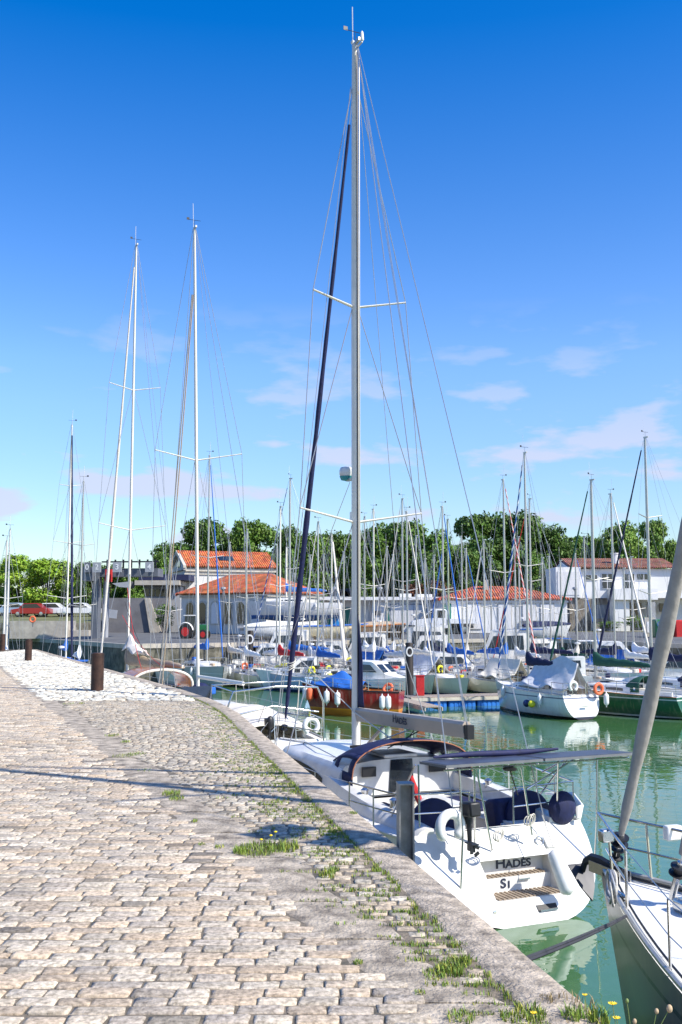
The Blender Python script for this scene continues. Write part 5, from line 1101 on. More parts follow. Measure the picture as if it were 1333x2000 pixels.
for px_, yt, yw, wpx, ch, lab in ((800, 1257, 1372, 15, 'O', 'dark steel pile marked with a white O, near pontoon'), (490, 1233, 1335, 11, 'D', 'dark steel pile marked with a white D, distant pontoon')):
    d = dep(yw)+.4; p = PD(px_, yt, d); r_ = wpx/2000*d/2; t = thing('mooring_pile', lab, 'pile', (p.x, d, WZ-.5), 0, None); H_ = p.z-WZ+.5
    MB().lathe((0, 0, 0), [(r_, 0), (r_, H_), (r_*.9, H_+.05), (0, H_+.06)], 20).build('pile_shaft', m_pile, t)
    text_mesh('letter', ch, .62*d/55, m_whitep, t, Matrix.Translation((0, -r_-.012, H_-.45*d/55)) @ Matrix.Rotation(R(90), 4, 'X') @ Matrix.Diagonal((.8, 1.15, 1, 1)), .008, .012, sc=False)
for px_, py_, d, hh, lab in ((821, 1356, 54.5, 1.0, 'red fire box standing on the near pontoon by pile O'), (503, 1318, 71, .85, 'red fire box on the distant pontoon by pile D')):
    p = PD(px_, py_, d); p.z = WZ+.52; t = thing('fire_box', lab, 'box', p); MB().box((0, 0, hh/2), (.42, .35, hh)).build('cabinet', m_red, t, bevel=.02); MB().box((0, 0, hh+.03), (.47, .4, .05)).build('lid', m_red, t)
# extras on the white yacht: yellow and blue ball fenders, life ring, fenders
def at_boat(root, p): return root.matrix_basis.inverted() @ Vector(p)
def localp(root, px_, py_, d):
    M = Matrix.Translation(root.location) @ Matrix.Rotation(root.rotation_euler.z, 4, 'Z'); return M.inverted() @ PD(px_, py_, d)
for sgm, u, m_, nm in ((-1, .30, m_yelb, 'yellow_buoy'), (-1, .36, m_dblue, 'blue_buoy')):
    q = wh.pt(u, .25, 1); MB().ball((q.x, q.y+.2, q.z), .17, 14).build(nm, m_, ws)
p_ = (.05, -.9, 1.5); ring_mesh((.0, -.8, 1.35), .22, .075, (1, 0, 0)).build('life_ring', m_orange, ws)
fender(ws, (-.1, -1.15, 1.15), .12, .55)

# ---- red boat
d = dep(1398); root = thing('old_red_boat', 'old red hulled boat with orange bottom, white fenders and blue tarp', 'boat', PD(668, 1398, d), 0)
A = PD(782, 1398, d-.3); Bq = PD(590, 1398, d+1.2); dr = (Bq-A); dr.z = 0; L = dr.length; dr.normalize(); root.location = (A.x, A.y, WZ); root.rotation_euler.z = math.atan2(dr.y, dr.x)
h = Hull(L, 1.9, 1.15, 1.45, aft=.55, scoop=-.1, rake=.5, D=.4, N=16, full=.8)
hm = hull_mat('hull_paint_red_boat', (.27, .008, .008), (.75, .28, .02), (.62, .22, .02), .30); h.mesh(7).build('hull', hm, root, smooth=40); h.deck(.5, 1.6, .5).build('deck', m_wood, root)
for sg in (1, -1): MB().tube(h.rail_pts(0, .99, 14, 0, .0, sg), .035, 6).build('toe_rail', m_black, root)
cabin(h, 1.8, 3.6, .5, .35, root, m=m_wood)
def f(u, v):
    x = L*(.34+.56*u); s = v*2-1; hw = h.hb(h.xt(x))*1.0; z = 1.28+.75*(1-abs(s)**1.2)*(.35+.65*math.exp(-((u-.45)/.25)**2))+.05*math.sin(u*19+s*6); return (x, s*hw, z)
MB().grid(f, 20, 16).build('blue_tarp', m_blue, root, smooth=60, thick=.01); rails(root, h, .45, n=4, r=.02, wr=.01)
for k, (u, m_) in enumerate(((.10, m_fend), (.16, m_fend), (.44, m_fend), (.63, m_fend), (.75, m_fend), (.93, m_orange), (.97, m_fend))): q = h.pt(u, .1, 1); fender(root, (q.x, q.y+.14, h.zs(u)-.15), .14 if u < .9 else .17, .62, m_)
ring_mesh((L*.1, .35, 1.3), .22, .07, (.3, 1, .6)).build('orange_ring', m_orange, root)
# ================================================================ MAIN YACHT
m_boom = mat('boom_paint', (.40, .33, .26), .45, var=.06, scale=3)
m_solar = mat('solar_glass', (.055, .065, .10), .35, var=.2, spec=.15)
m_frame = mat('panel_frame', (.20, .20, .21), .4, .5)
m_lett = mat('black_lettering', (.02, .025, .05), .5)
m_navyc = mat('navy_cover', (.008, .012, .06), .75, var=.3, scale=9, bump=.4, bscale=9)
root = thing('cruising_yacht', 'big white yacht with stern steps, solar panel and navy furled jib alongside the quay', 'sailing yacht', (2.95, 16.0, WZ), math.atan2(.910, -.414))
L, B = 10.9, 4.3
h = Hull(L, B, 1.2, 1.62, aft=.80, scoop=1.15, rake=.55, D=.5, N=30, full=.74); HB = h
hm = hull_mat('hull_paint_main', (.80, .79, .76), (.03, .05, .14), (.02, .03, .08), -.02, None, None)
h.mesh(14, transom=False).build('hull', hm, root, smooth=50)
ring0 = [h.pt(0, i/14, 1) for i in range(15)]                      # z falls with index
def wz(z):
    for a, c in zip(ring0, ring0[1:]):
        if c.z <= z <= a.z: f = (a.z-z)/max(1e-6, a.z-c.z); return a.y+(c.y-a.y)*f
    return ring0[-1].y
NW, Z1, Z2, ZT = .66, .30, .52, .80; OY = -.15
zr = sorted(set([round(p.z, 5) for p in ring0]+[Z1, Z2, ZT])); XP = lambda z: 1.15*max(-.3, z/1.2); b = MB()
for z0, z1 in zip(zr, zr[1:]):
    a0, a1 = wz(z0), wz(z1)
    if z0 >= Z1-1e-5 and z1 <= ZT+1e-5:
        for s in (1, -1): b.poly([(XP(z0), s*a0, z0), (XP(z1), s*a1, z1), (XP(z1), OY+s*NW, z1), (XP(z0), OY+s*NW, z0)][::s])
    else: b.poly([(XP(z0), a0, z0), (XP(z1), a1, z1), (XP(z1), -a1, z1), (XP(z0), -a0, z0)])
prof = [(XP(ZT), ZT), (.96, ZT), (.96, Z2), (.76, Z2), (.76, Z1), (XP(Z1), Z1)]
for (xa, za), (xb, zb_) in zip(prof, prof[1:]): b.poly([(xa, OY+NW, za), (xa, OY-NW, za), (xb, OY-NW, zb_), (xb, OY+NW, zb_)])
for s in (1, -1): b.poly([(x, OY+s*NW, z) for x, z in prof][::s])
b.build('transom', m_white, root, smooth=30)
for xc, xl, zz in ((.86, .17, Z2+.012), (.53, .38, Z1+.012)):
    b = MB().box((xc, OY, zz-.006), (xl-.02, 1.16, .006))
    for i in range(15): b.box((xc, OY-.56+1.12*i/14, zz), (xl, .045, .018))
    b.build('teak_tread', m_teak, root)
X0 = root.location
text_mesh('name_lettering', 'Hadès', .155, m_lett, root, Matrix.Translation((.952, .02+OY, .665)) @ Matrix.Rotation(R(-90), 4, 'Z') @ Matrix.Rotation(R(90), 4, 'X') @ Matrix.Diagonal((1.35, 1.1, 1, 1)), .003, .004)
text_mesh('name_lettering', 'SI', .14, m_lett, root, Matrix.Translation((.752, .12+OY, .41)) @ Matrix.Rotation(R(-90), 4, 'Z') @ Matrix.Rotation(R(90), 4, 'X') @ Matrix.Diagonal((1.3, 1.1, 1, 1)), .003, .004)
MB().box((.735, -.30, .47), (.03, .2, .02)).build('grab_handle', m_steel, root)
MB().prism([(XP(.13)-.004, .02, .13), (XP(.21)-.004, .02, .21), (XP(.21)-.004, -.34, .21), (XP(.13)-.004, -.34, .13)], (-.01, 0, .004)).build('ladder_slot', m_black, root).location.y = OY
MB().tube([(XP(.14)-.03, 0, .15), (XP(.14)-.03, -.32, .15)], .018, 6).build('ladder_tube', m_steel, root).location.y = OY
MB().lathe((XP(.2)-.012, .62, .2), [(.0, 0), (.03, 0), (.03, .01), (.0, .012)], 12, axis=(-1, 0, .2)).build('exhaust', m_steel, root)
MB().prism([(XP(1.0)-.006, .9, .86), (XP(1.0)-.006+.13, .9, 1.1), (XP(1.0)-.006+.13, .03, 1.1), (XP(1.0)-.006, .03, .86)], (-.012, 0, 0)).prism([(XP(1.0)-.006, .0, .86), (XP(1.0)-.006+.13, .0, 1.1), (XP(1.0)-.006+.13, -.5, 1.1), (XP(1.0)-.006, -.5, .86)], (-.012, 0, 0)).build('transom_locker', m_white, root, bevel=.004).location.y = OY
ring_mesh((XP(.98)-.03, -.72, .98), .07, .012, (1, 0, -.3)).build('shower_ring', m_steel, root); MB().box((XP(.96)-.03, -.9, .95), (.07, .2, .2), ry=.7).build('shower_lid', m_white, root, bevel=.02)
# deck, cockpit, coamings
h.deck(1.18, 4.3, 1.08, floor=-.42).build('deck', m_deck, root, smooth=30)
for sg in (1, -1):
    pts = []; n = 14
    for i in range(n+1):
        x = 1.15+i*(4.75-1.15)/n; t = h.xt(x); w_ = min(1.12+.12*math.sin(i/n*3.1), h.hb(t)-.22); hh = .10+.26*(i/n)**.8
        zb_ = h.zs(t)-.02; pts.append([(x, sg*(w_-.03), zb_), (x, sg*(w_-.01), zb_+hh), (x, sg*(w_+.10), zb_+hh+.02), (x, sg*(w_+.22), zb_+hh-.02), (x, sg*(w_+.30), zb_)][::sg])
    MB().loft(pts, 0, True, ring_closed=False).build('coaming', m_white, root, smooth=50)
    MB().tube(h.rail_pts(0.0, .995, 30, .0, .0, sg), .025, 6).build('toe_rail', m_white, root)
    MB().box((2.6, sg*.72, h.zs(.2)-.12), (1.9, .42, .05)).build('cockpit_seat', m_teak if 0 else m_white, root, bevel=.02)
MB().box((2.74, 0, h.zs(h.xt(1.18))-.405), (3.0, 1.04, .015)).build('cockpit_sole', m_teak, root)
for sg in (1, -1): MB().box((3.2, sg*.82, h.zs(.2)-.03), (1.3, .44, .07)).build('seat_cushion', m_navyc, root, bevel=.03)
for k, (x_, y_) in enumerate(((2.2, .55), (3.6, -.5), (1.5, .2))): ring_mesh((x_, y_, h.zs(.2)-.33), .13, .03, (.1*k, .1, 1)).build('rope_coil', m_rope if k else m_dwire, root)
MB().box((4.28, -.75, 1.75), (.05, .35, .22)).box((4.28, .72, 1.72), (.05, .28, .18)).build('instrument_panel', m_black, root)
MB().box((2.9, 0, h.zs(.2)-.08), (1.2, .16, .38)).box((2.9, 0, h.zs(.2)+.13), (1.25, .50, .03)).build('cockpit_table', m_white, root, bevel=.02)
# deck saloon coachroof
rings = cabin(h, 4.35, 8.9, 1.36, .60, root, win=False, hatch=False)
roof = [o for o in root.children if o.name.startswith('coachroof')][0]
for sg in (0, 1):
    up, lo, n = [], [], 16
    for k in range(n+1):
        i = 1.6+6.6*k/n; a = int(i); f = i-a; r0, r1 = rings[a], rings[min(10, a+1)]; j0, j1 = (0, 1) if not sg else (8, 7)
        P0 = r0[j0].lerp(r1[j0], f); P1 = r0[j1].lerp(r1[j1], f); off = Vector((0, .012 if not sg else -.012, 0)); tp = .25+.70*math.sin(math.pi*min(1, .08+k/n*.92))**.5
        lo.append(P0.lerp(P1, .2)+off); up.append(P0.lerp(P1, tp)+off)
    MB().loft([up, lo] if not sg else [lo, up], 0, False, ring_closed=False).build('saloon_window', m_glass, roof)
MB().box((4.9, 0, rings[1][4].z+.03), (1.1, .72, .07)).build('sliding_hatch', m_white, root, bevel=.02)
for x in (7.6, 8.6, 9.4): t = h.xt(x); MB().box((x, 0, (h.zs(t)+.46 if x < 8 else h.zs(t)+.16 if x < 9 else h.zs(t)+.04)), (.5, .5, .04), ry=.10).build('deck_hatch', m_glass, root, bevel=.01)
MB().tube([(5.2, .95, rings[2][2].z+.02), (6.0, .98, rings[4][2].z+.10), (7.2, .82, rings[6][2].z+.08), (7.4, .80, rings[7][2].z)], .012, 6).build('grab_rail', m_steel, root)
for sg in (1, -1):
    for x in (2.2, 3.3): MB().lathe((x, sg*1.28, h.zs(.25)+.2), [(.07, 0), (.055, .05), (.075, .13), (.05, .15), (.02, .17)], 16).build('winch', m_steel, root)
MB().box((7.0, 1.25, h.zs(.6)+.02), (1.6, .05, .03)).build('jib_track', m_black, root)
# companionway dodger with clear side windows
def dg(u, v, sc_=1.):
    a = math.pi*v; x = 5.45-(5.45-3.85)*u; k = math.sin(math.pi/2*min(1, u*1.15+.02))**.6; w_ = 1.26
    return Vector((x+.12*math.sin(a)*(1-u), w_*math.cos(a)*sc_*(.94+.06*u), 1.52-.06*u+.84*k*sc_*(max(0, math.sin(a)))**.50))
MB().grid(lambda u, v: dg(.30+.70*u, .15+.70*v), 8, 18).build('dodger', m_navyc, root, smooth=70, thick=.012)
for v0, v1 in ((0.0, .04), (.96, 1.0), (.13, .18), (.82, .87)): MB().grid(lambda u, v: dg(u, v0+(v1-v0)*v, 1.004), 12, 2).build('dodger', m_navyc, root, smooth=70, thick=.012)
for u0, u1 in ((0, .10), (.42, .54), (.86, 1.0)):
    for v0, v1 in ((0, .17), (.83, 1)): MB().grid(lambda u, v: dg(u0+(u1-u0)*u, v0+(v1-v0)*v, 1.002), 3, 8).build('dodger', m_navyc, root, smooth=70, thick=.012)
MB().grid(lambda u, v: dg(.05+.26*u, .17+.66*v, .997), 8, 18).build('dodger_window', m_clear, root, smooth=70)
for v0, v1 in ((.02, .16), (.84, .98)): MB().grid(lambda u, v: dg(.05+.88*u, v0+(v1-v0)*v, .997), 8, 6).build('dodger_window', m_clear, root, smooth=70)
MB().tube([dg(1, .02+.96*i/20, 1.01) for i in range(21)], .012, 6).build('dodger_trim', mat('tan_leather', (.35, .14, .07), .6), root)
# mast, boom, rigging
zm = 1.62; Tz = PD(703, 88, 21.8).z-WZ; xm = 6.38
mast_set(root, h, xm, zm, Tz-zm, m=m_walu, rx=.115, ry=.075, spr=2, furl=m_navyc, fw=.082, fr=.935, bowx=10.55, stays=True, wr=.0085, backx=None, ant=True, sweep=.12, spw=1.42)
for o in [o for o in root.children if o.name.startswith('backstay')]: bpy.data.objects.remove(o)
for sg in (1, -1): wire(root, (.9, sg*.85, 1.2), (xm-.12, 0, Tz), .0085, name='backstay')
mo = [o for o in root.children if o.name.startswith('mast')][0]
MB().box((xm-.125, 0, zm+(Tz-zm)*.52), (.02, .03, (Tz-zm)*.93)).build('sail_slot', m_black, mo); MB().box((xm-.05, -.083, zm+(Tz-zm)*.5), (.03, .012, (Tz-zm)*.96)).build('mast_groove', m_alu, mo)
a = MB().box((xm-.22, -.0, Tz-.12), (.34, .03, .03)).lathe((xm-.38, 0, Tz-.1), [(.03, 0), (.045, .03), (.03, .2), (.0, .24)], 10); a.build('masthead_light', m_white, mo)
MB().ball((xm+.1, 0, Tz+.12), .05, 8).build('anchor_light', m_white, mo)
rdz = PD(676, 922, 21.8).z-WZ; rad = MB().lathe((xm+.34, .05, rdz), [(.02, -.12), (.13, -.09), (.16, 0), (.16, .08), (.13, .14), (0, .17)], 18); rad.build('radome', m_white, mo, smooth=60)
MB().lathe((xm+.34, .05, rdz-.125), [(.02, -.03), (.12, -.01), (.155, .07)], 18).build('radome_base', mat('teal_plastic', (.02, .25, .28), .5), mo); MB().box((xm+.2, .03, rdz-.14), (.3, .08, .05)).build('radome_bracket', m_alu, mo)
MB().box((xm+.13, 0, rdz-.95), (.1, .1, .2)).build('deck_light', m_white, mo)
bz = 2.58; be = Vector((2.1, -.10, 2.66)); bs = Vector((xm-.14, 0, bz)); dv = (be-bs).normalized(); upb = Vector((0, 0, 1)); sdv = dv.cross(upb).normalized(); rings_ = []
for u in (0, 1):
    c = bs.lerp(be, u); rings_.append([c+sdv*y+upb*z for y, z in ((-.045, -.13), (-.075, -.02), (-.085, .10), (-.05, .15), (.05, .15), (.085, .10), (.075, -.02), (.045, -.13))])
bo = MB().loft(rings_).build('boom', m_boom, root, smooth=20); MB().box(be+Vector((-.06, 0, .0)), (.14, .14, .26), bevel=0) if 0 else MB().box(be+Vector((-.07, 0, -.02)), (.12, .13, .24)).build('boom_end', m_black, bo)
ang = math.atan2(dv.y, dv.x); tp = bs.lerp(be, .44)
text_mesh('boom_lettering', 'Hadès', .15, m_lett, bo, Matrix.Translation(tp+sdv*-.0+Vector((0, 0, .02))) @ Matrix.Rotation(ang, 4, 'Z') @ Matrix.Rotation(R(90), 4, 'X') @ Matrix.Translation((0, 0, .088)) @ Matrix.Diagonal((1.15, 1.1, 1, 1)), .002, .003)
MB().grid(lambda u, v: Vector((xm-.14-.30*v*(1-u)**.7*.9, .012*math.sin(u*9), zm+1.12+1.95*u)), 14, 5).build('mainsail_clew', m_navyc, root, thick=.012)
MB().tube([(xm-.12, 0, zm+.1), (xm-1.25, 0, bz-.14)], .032, 8).tube([(xm-.16, .03, zm+.16), (xm-1.15, .03, bz-.2)], .012, 5).build('boom_vang', m_boom, root)
wire(root, be, (xm-.13, 0, Tz-.1), .007, name='topping_lift'); wire(root, be+Vector((-.02, 0, .1)), (xm-.13, .03, Tz-.05), .0065, name='outhaul_line', sag=.15)
for k, (xx, yy) in enumerate(((3.9, .1), (3.7, -.1), (4.05, 0))): wire(root, bs.lerp(be, .52+.04*k)-Vector((0, 0, .14)), (5.3-.2*k, yy*4, 2.05), .012, m_dwire if k else m_rope, 'mainsheet')
MB().box((5.25, 0, 2.07), (.05, 1.3, .05)).build('traveller', m_black, root)
wire(root, (xm+.1, .08, 7.5), (9.6, 1.0, h.zs(.9)+.6), .0065, name='halyard'); wire(root, (xm, .1, Tz-1), (xm-.3, h.hb(.55)-.1, h.zs(.55)+.05), .006, name='halyard'); wire(root, (xm, -.1, Tz-1), (xm+.9, -h.hb(.6)+.2, 2.2), .006, name='halyard')
p0 = localp(root, 586, 1287, 24.3); p1 = localp(root, 694, 1392, 21.6); wire(root, p0, p1, .013, m_rope, 'sheet_line'); p2 = localp(root, 775, 1450, 19.8); wire(root, p1, p2, .013, m_rope, 'sheet_line')
# lashing on the furled sail
for k in range(4): c = Vector((10.55, 0, 1.64)).lerp(Vector((xm+.14, 0, zm+(Tz-zm)*.935)), .115+.005*k); ring_mesh(c, .11, .012, (.35*math.cos(k), .5, .9)).build('sail_lashing', m_rope, root)
# pulpit, pushpit, stanchions, lifelines
rails(root, h, .62, n=6, r=.014, wr=.006, push=False, t0=.16, t1=.90)
for sg in (1, -1):
    P = h.rail_pts(.01, .16, 4, .07, 0, sg); V = Vector((0, 0, .62)); q = Vector((1.2, sg*.42, 1.18)); P = [q]+P
    b = MB().tube([p+V for p in P], .0155, 8).tube([p+V*.52 for p in P], .013, 8)
    for p in (P[0], P[1], P[3], P[5]): b.tube([p-Vector((0, 0, .02)), p+V], .014, 8)
    b.build('pushpit', m_steel, root)
wire(root, (1.2, .42, 1.78), (1.2, -.42, 1.78), .008, name='lifeline')
# solar arch
zp = 2.33; c0 = (.95, -.35)
c_=0
def plate(x0, x1, y0, y1, name, m, z=zp, th=.04): return MB().box(((x0+x1)/2, (y0+y1)/2, z), (x1-x0, abs(y1-y0), th), ry=.05).build(name, m, root)
for (y0, y1) in ((1.32, -.45), (-.49, -2.28)):
    f = plate(.38, 1.22, y0, y1, 'solar_panel', m_frame); o = MB().box((.80, (y0+y1)/2, zp+.023), (.79, abs(y1-y0)-.06, .006), ry=.05).build('solar_cells', m_solar, f)
MB().tube([(.5, 1.3, zp-.05), (.5, -2.25, zp-.05)], .016, 8).tube([(1.2, 1.3, zp-.03), (1.2, -2.25, zp-.03)], .016, 8).build('panel_rail', m_steel, root)
for pts in ([(.50, 1.02, zp-.05), (.42, 1.02, 1.3), (.50, 1.02, .50)], [(.50, -1.60, zp-.05), (.52, -1.58, 1.3), (.56, -1.54, .56)], [(.50, .75, zp-.05), (1.0, .45, 1.0)], [(.52, .70, zp-.05), (.86, .22, .93)], [(.55, -.15, zp-.1), (.80, -.50, 1.12)], [(1.2, 1.4, zp-.05), (2.1, 1.42, 1.25)], [(1.2, 1.35, zp-.05), (1.3, 1.28, 1.2)], [(1.2, -1.6, zp-.05), (2.2, -1.50, 1.3)], [(.6, -.9, zp-.05), (1.3, -1.35, 1.2)], [(1.25, -1.9, zp-.05), (1.0, -.55, 1.8)], [(1.25, -1.75, zp-.05), (1.9, -1.5, 1.9)]):
    MB().tube(pts, .0165, 8).build('arch_pole', m_steel, root)
MB().tube([(1.15, y, zp+.06+.01*math.sin(y*3)) for y in [1.1-.3*i for i in range(9)]], [.02, .035, .045, .05, .05, .05, .045, .035, .02], 8).build('folded_bimini', m_navyc, root, smooth=60)
MB().lathe((.5, .1, zp-.12), [(.10, 0), (.12, .03), (.05, .06)], 12).build('deck_light', m_black, root); MB().tube([(.5, .1, zp-.1), (.62, -.12, 1.8)], .01, 6).build('light_cable', m_dwire, root)
# wheels under navy covers
for y, lab in ((.80, None), (-1.05, None)):
    c = Vector((1.72, y, 1.20)); b = MB(); n = 28; rings_ = []
    for x, rr_ in ((-.09, .05), (-.085, .40), (-.05, .445), (.03, .445), (.06, .40), (.065, .05)): rings_.append([c+Vector((x, math.cos(2*math.pi*j/n)*rr_, math.sin(2*math.pi*j/n)*rr_*(1.0+.06*(math.sin(2*math.pi*j/n) < 0)))) for j in range(n)])
    b.loft(rings_).build('wheel_cover', m_navyc, root, smooth=50)
    MB().prism([(1.8, y-.13, .8), (1.8, y+.13, .8), (1.8, y+.10, 1.42), (1.8, y-.10, 1.42)], (.22, 0, 0)).ball((1.95, y, 1.48), .14, 10).build('steering_pedestal', m_navyc if y < 0 else m_white, root, smooth=40)
MB().box((1.95, -.68, 1.25), (.4, .45, .5), ry=.2).build('folded_cover', m_navyc, root, bevel=.08)
b = MB().ball((1.15, -1.36, 1.42), .27, 14, sc=(.55, 1, 1.05)); b.build('navy_bag', m_navyc, root, smooth=50)
MB().tube([(1.0, -1.58, 1.25), (1.15, -1.70, 1.42), (1.5, -1.80, 1.55), (2.3, -1.85, 1.45)], [.04, .09, .08, .03], 10, ey=.5).build('stern_seat', m_white, root, smooth=60)
# horseshoe buoy, outboard, lines
p, r2, q, fl = torus((.55, 1.16, 1.42), .20, .075, (1, .15, 0), n=22, a0=math.pi*1.20, a1=math.pi*2.80)
MB().tube(p, [.045]+[.078]*(len(p)-2)+[.045], 10).build('horseshoe_buoy', m_fend, root, smooth=60)
b = MB().box((.56, .80, 1.66), (.34, .20, .22), ry=.1).box((.66, .80, 1.49), (.18, .13, .14)); ob = b.build('outboard_motor', m_black, root, bevel=.03)
MB().tube([(.60, .80, 1.5), (.58, .80, 1.17)], [.045, .035], 8).box((.54, .80, 1.09), (.18, .04, .12)).box((.52, .80, 1.15), (.24, .12, .015)).build('outboard_leg', m_black, ob)
for k in range(3): q_ = Vector((.43, .80, 1.06)); a_ = k*2.09; MB().box(q_+Vector((0, math.cos(a_)*.06, math.sin(a_)*.06)), (.02, .05, .09), rx=a_).build('propeller_blade', m_black, ob)
MB().tube([(.70, .80, 1.68), (.94, .75, 1.78)], .014, 6).build('tiller', m_black, ob)
for k in range(6):   # coils of rope
    c = Vector((2.25+.03*k, .92, 1.62-.01*k)); ring_mesh(c, .16+.02*(k % 3), .014, (1, .3*math.sin(k), .25*math.cos(k*2))).build('rope_coil', m_rope, root)
MB().tube([(2.15, .98, 1.95), (2.1, .90, 1.66), (2.0, .82, 1.4)], [.04, .065, .045], 7).build('furled_flag', m_red, root)
for k in range(3): ring_mesh((.42, .40-.03*k, 1.25), .075+.012*k, .010, (1, .3*k, .1)).build('rope_coil', m_rope, root)
for k in range(3): ring_mesh((.75, -.40-.04*k, 1.36), .08+.01*k, .009, (1, .3*k, .2)).build('rope_coil', m_rope, root)
fo = MB().lathe((-.02, -.58, .40), [(.02, -.04), (.10, 0), (.12, .06), (.12, .56), (.10, .62), (.02, .66)], 16, axis=(.42, .10, .90)).build('cylinder_fender', m_fend, root, smooth=50); wire(root, (.27, -.54, 1.0), (.62, -.58, 1.45), .009, m_rope, 'fender_lanyard')
for (x, y) in ((8.8, .6), ): fender(root, (x, h.hb(h.xt(x))+.10, 1.5), .12, .5, m_dblue)
MB().lathe((8.2, 1.15, h.zs(.75)+.1), [(.03, -.25), (.10, -.18), (.11, .1), (.04, .2)], 12).build('steel_cowl', m_steel, root, smooth=60)
MB().ball((9.55, .72, 2.15), .12, 10, sc=(.6, .8, 1.3)).tube([(9.55, .72, 2.05), (9.6, .75, 1.75), (9.6, .70, 1.95)], .03, 6).build('hanging_bundle', m_black, root)

# ================================================================ GREY YACHT, right foreground
bw = PD(1176, 1697, 12.1); ax = Vector((-.335, .942, 0)).normalized(); L = 12.4
root = thing('grey_yacht', 'grey hulled yacht with bow anchor and two grey furled sails, at the right edge', 'sailing yacht', (bw.x-ax.x*L, bw.y-ax.y*L, WZ), math.atan2(ax.y, ax.x))
h = Hull(L, 3.9, 1.25, bw.z-WZ, aft=.75, scoop=.4, rake=.45, D=.55, N=30, full=.75)
gm = hull_mat('hull_paint_grey', (.16, .145, .13), (.015, .015, .017), (.015, .015, .017), .10, (.02, .02, .02), 1.35, rough=.34); gm.node_tree.nodes['Principled BSDF'].inputs['Coat Weight'].default_value = .1; gm.node_tree.nodes['Principled BSDF'].inputs['Specular IOR Level'].default_value = .22
h.mesh(14).build('hull', gm, root, smooth=50); h.deck(1.2, 4.2, 1.0).build('deck', m_deck, root, smooth=30); cabin(h, 4.3, 9.3, 1.1, .42, root, nwin=2)
for sg in (1, -1): MB().tube(h.rail_pts(0, .998, 30, .02, .03, sg), .026, 6).build('toe_rail', m_alu, root); MB().tube(h.rail_pts(0.3, .97, 24, .12, .01, sg), .012, 6).build('deck_edge', m_black, root)
zd = h.zs(.6)+.3; Tz = zd+14.0; xm = L-4.75
mast_set(root, h, xm, zd, 14.0, m=m_alu, rx=.11, ry=.07, spr=2, furl=m_gsail, fw=.095, fr=.80, bowx=L-.22, boom=(4.2, 1.0), cover='grey', wr=.008, fadeend=.93)
A = Vector((L-1.25, 0, h.zs(.93)+.02)); Bq = Vector((xm+.1, 0, zd+8.4)); A2 = A.lerp(Bq, .06); pts = [A2.lerp(Bq, i/20) for i in range(21)]
MB().tube(pts, [.04]+[.085*(1-.5*i/20)*(.6+.4*min(1, i/5))*(1+.08*math.sin(i*2)) for i in range(1, 21)], 10).build('furled_staysail', m_gsail, root, smooth=60); wire(root, A, Bq, .01, name='forestay'); ax2 = Bq-A
for s_, m_ in ((.022, m_black),): MB().lathe(A.lerp(Bq, s_+.012), [(.03, 0), (.095, 0), (.095, .015), (.05, .025), (.05, .07), (.09, .08), (.09, .095), (.03, .095)], 16, axis=ax2).build('furler_drum', m_, root)
MB().tube([A, A.lerp(Bq, .05)], .035, 8).build('stay_fitting', m_steel, root)
Ab = Vector((L-.22, 0, h.zs(1)+.02)); Bb = Vector((xm+.13, 0, zd+11.05))
for s_ in (.03,): MB().lathe(Ab.lerp(Bb, s_), [(.03, 0), (.10, 0), (.10, .015), (.05, .025), (.05, .07), (.095, .08), (.095, .095), (.03, .095)], 16, axis=Bb-Ab).build('furler_drum', m_black, root)
MB().tube([Ab, Ab.lerp(Bb, .04)], .04, 8).build('stay_fitting', m_steel, root)
rails(root, h, .62, r=.016, n=7, wr=.007, t0=.12, t1=.90)
MB().box((L-.55, .30, h.zs(1)+.50), (.10, .16, .14)).build('navigation_light', m_steel, root, bevel=.02); MB().box((L-.75, -.42, h.zs(1)+.52), (.10, .2, .16)).build('navigation_light', m_white, root, bevel=.02)
# flags added below the port spreader, out of frame, to shadow the quay
sp_ = Vector((xm-.3, 1.15, 0)); wire(root, sp_+Vector((0, 0, zd+.66*11.2)), sp_+Vector((.1, .1, h.zs(.6)-WZ*0)), .005, name='shadow_flag_halyard')
for k, (z_, m_) in enumerate(((5.1, m_red), (5.65, m_whitec), (6.3, m_blue), (6.9, m_navy))):
    MB().grid(lambda u, v: sp_+Vector((-.62*u*.35, .62*u*.94+.03*math.sin(u*7), z_+.44*v+.04*math.sin(u*6)-.1*u)), 10, 4).build('shadow_flag', m_, root, thick=.003)
# anchor on the roller
q = Vector((L+.10, 0, h.zs(1)-.02)); b = MB()
b.box(q+Vector((-.25, .07, .03)), (.6, .015, .12)).box(q+Vector((-.25, -.07, .03)), (.6, .015, .12)); b.lathe(q+Vector((.02, -.06, .02)), [(.05, 0), (.03, .06), (.05, .12)], 12, axis=(0, 1, 0)); b.build('bow_roller', m_steel, root)
an = MB().tube([q+Vector((-.5, 0, .07)), q+Vector((-.1, 0, .11)), q+Vector((.1, 0, .10)), q+Vector((.24, 0, .03)), q+Vector((.30, 0, -.08))], [.03, .035, .035, .03, .03], 6, ey=1.6)
tip = q+Vector((.12, 0, -.40)); for_ = q+Vector((.36, 0, -.02))
for sg in (1, -1): an.add([tip, for_, q+Vector((.36, sg*.17, -.02)), q+Vector((.22, sg*.10, -.24)), tip+Vector((-.02, 0, .02)), for_+Vector((-.03, 0, -.03)), q+Vector((.33, sg*.165, -.04)), q+Vector((.19, sg*.09, -.25))], [(0, 1, 2, 3), (7, 6, 5, 4), (0, 3, 7, 4), (2, 6, 7, 3), (1, 5, 6, 2)])
an.build('anchor', mat('dark_galvanised', (.05, .05, .055), .5, .4), root, smooth=20)
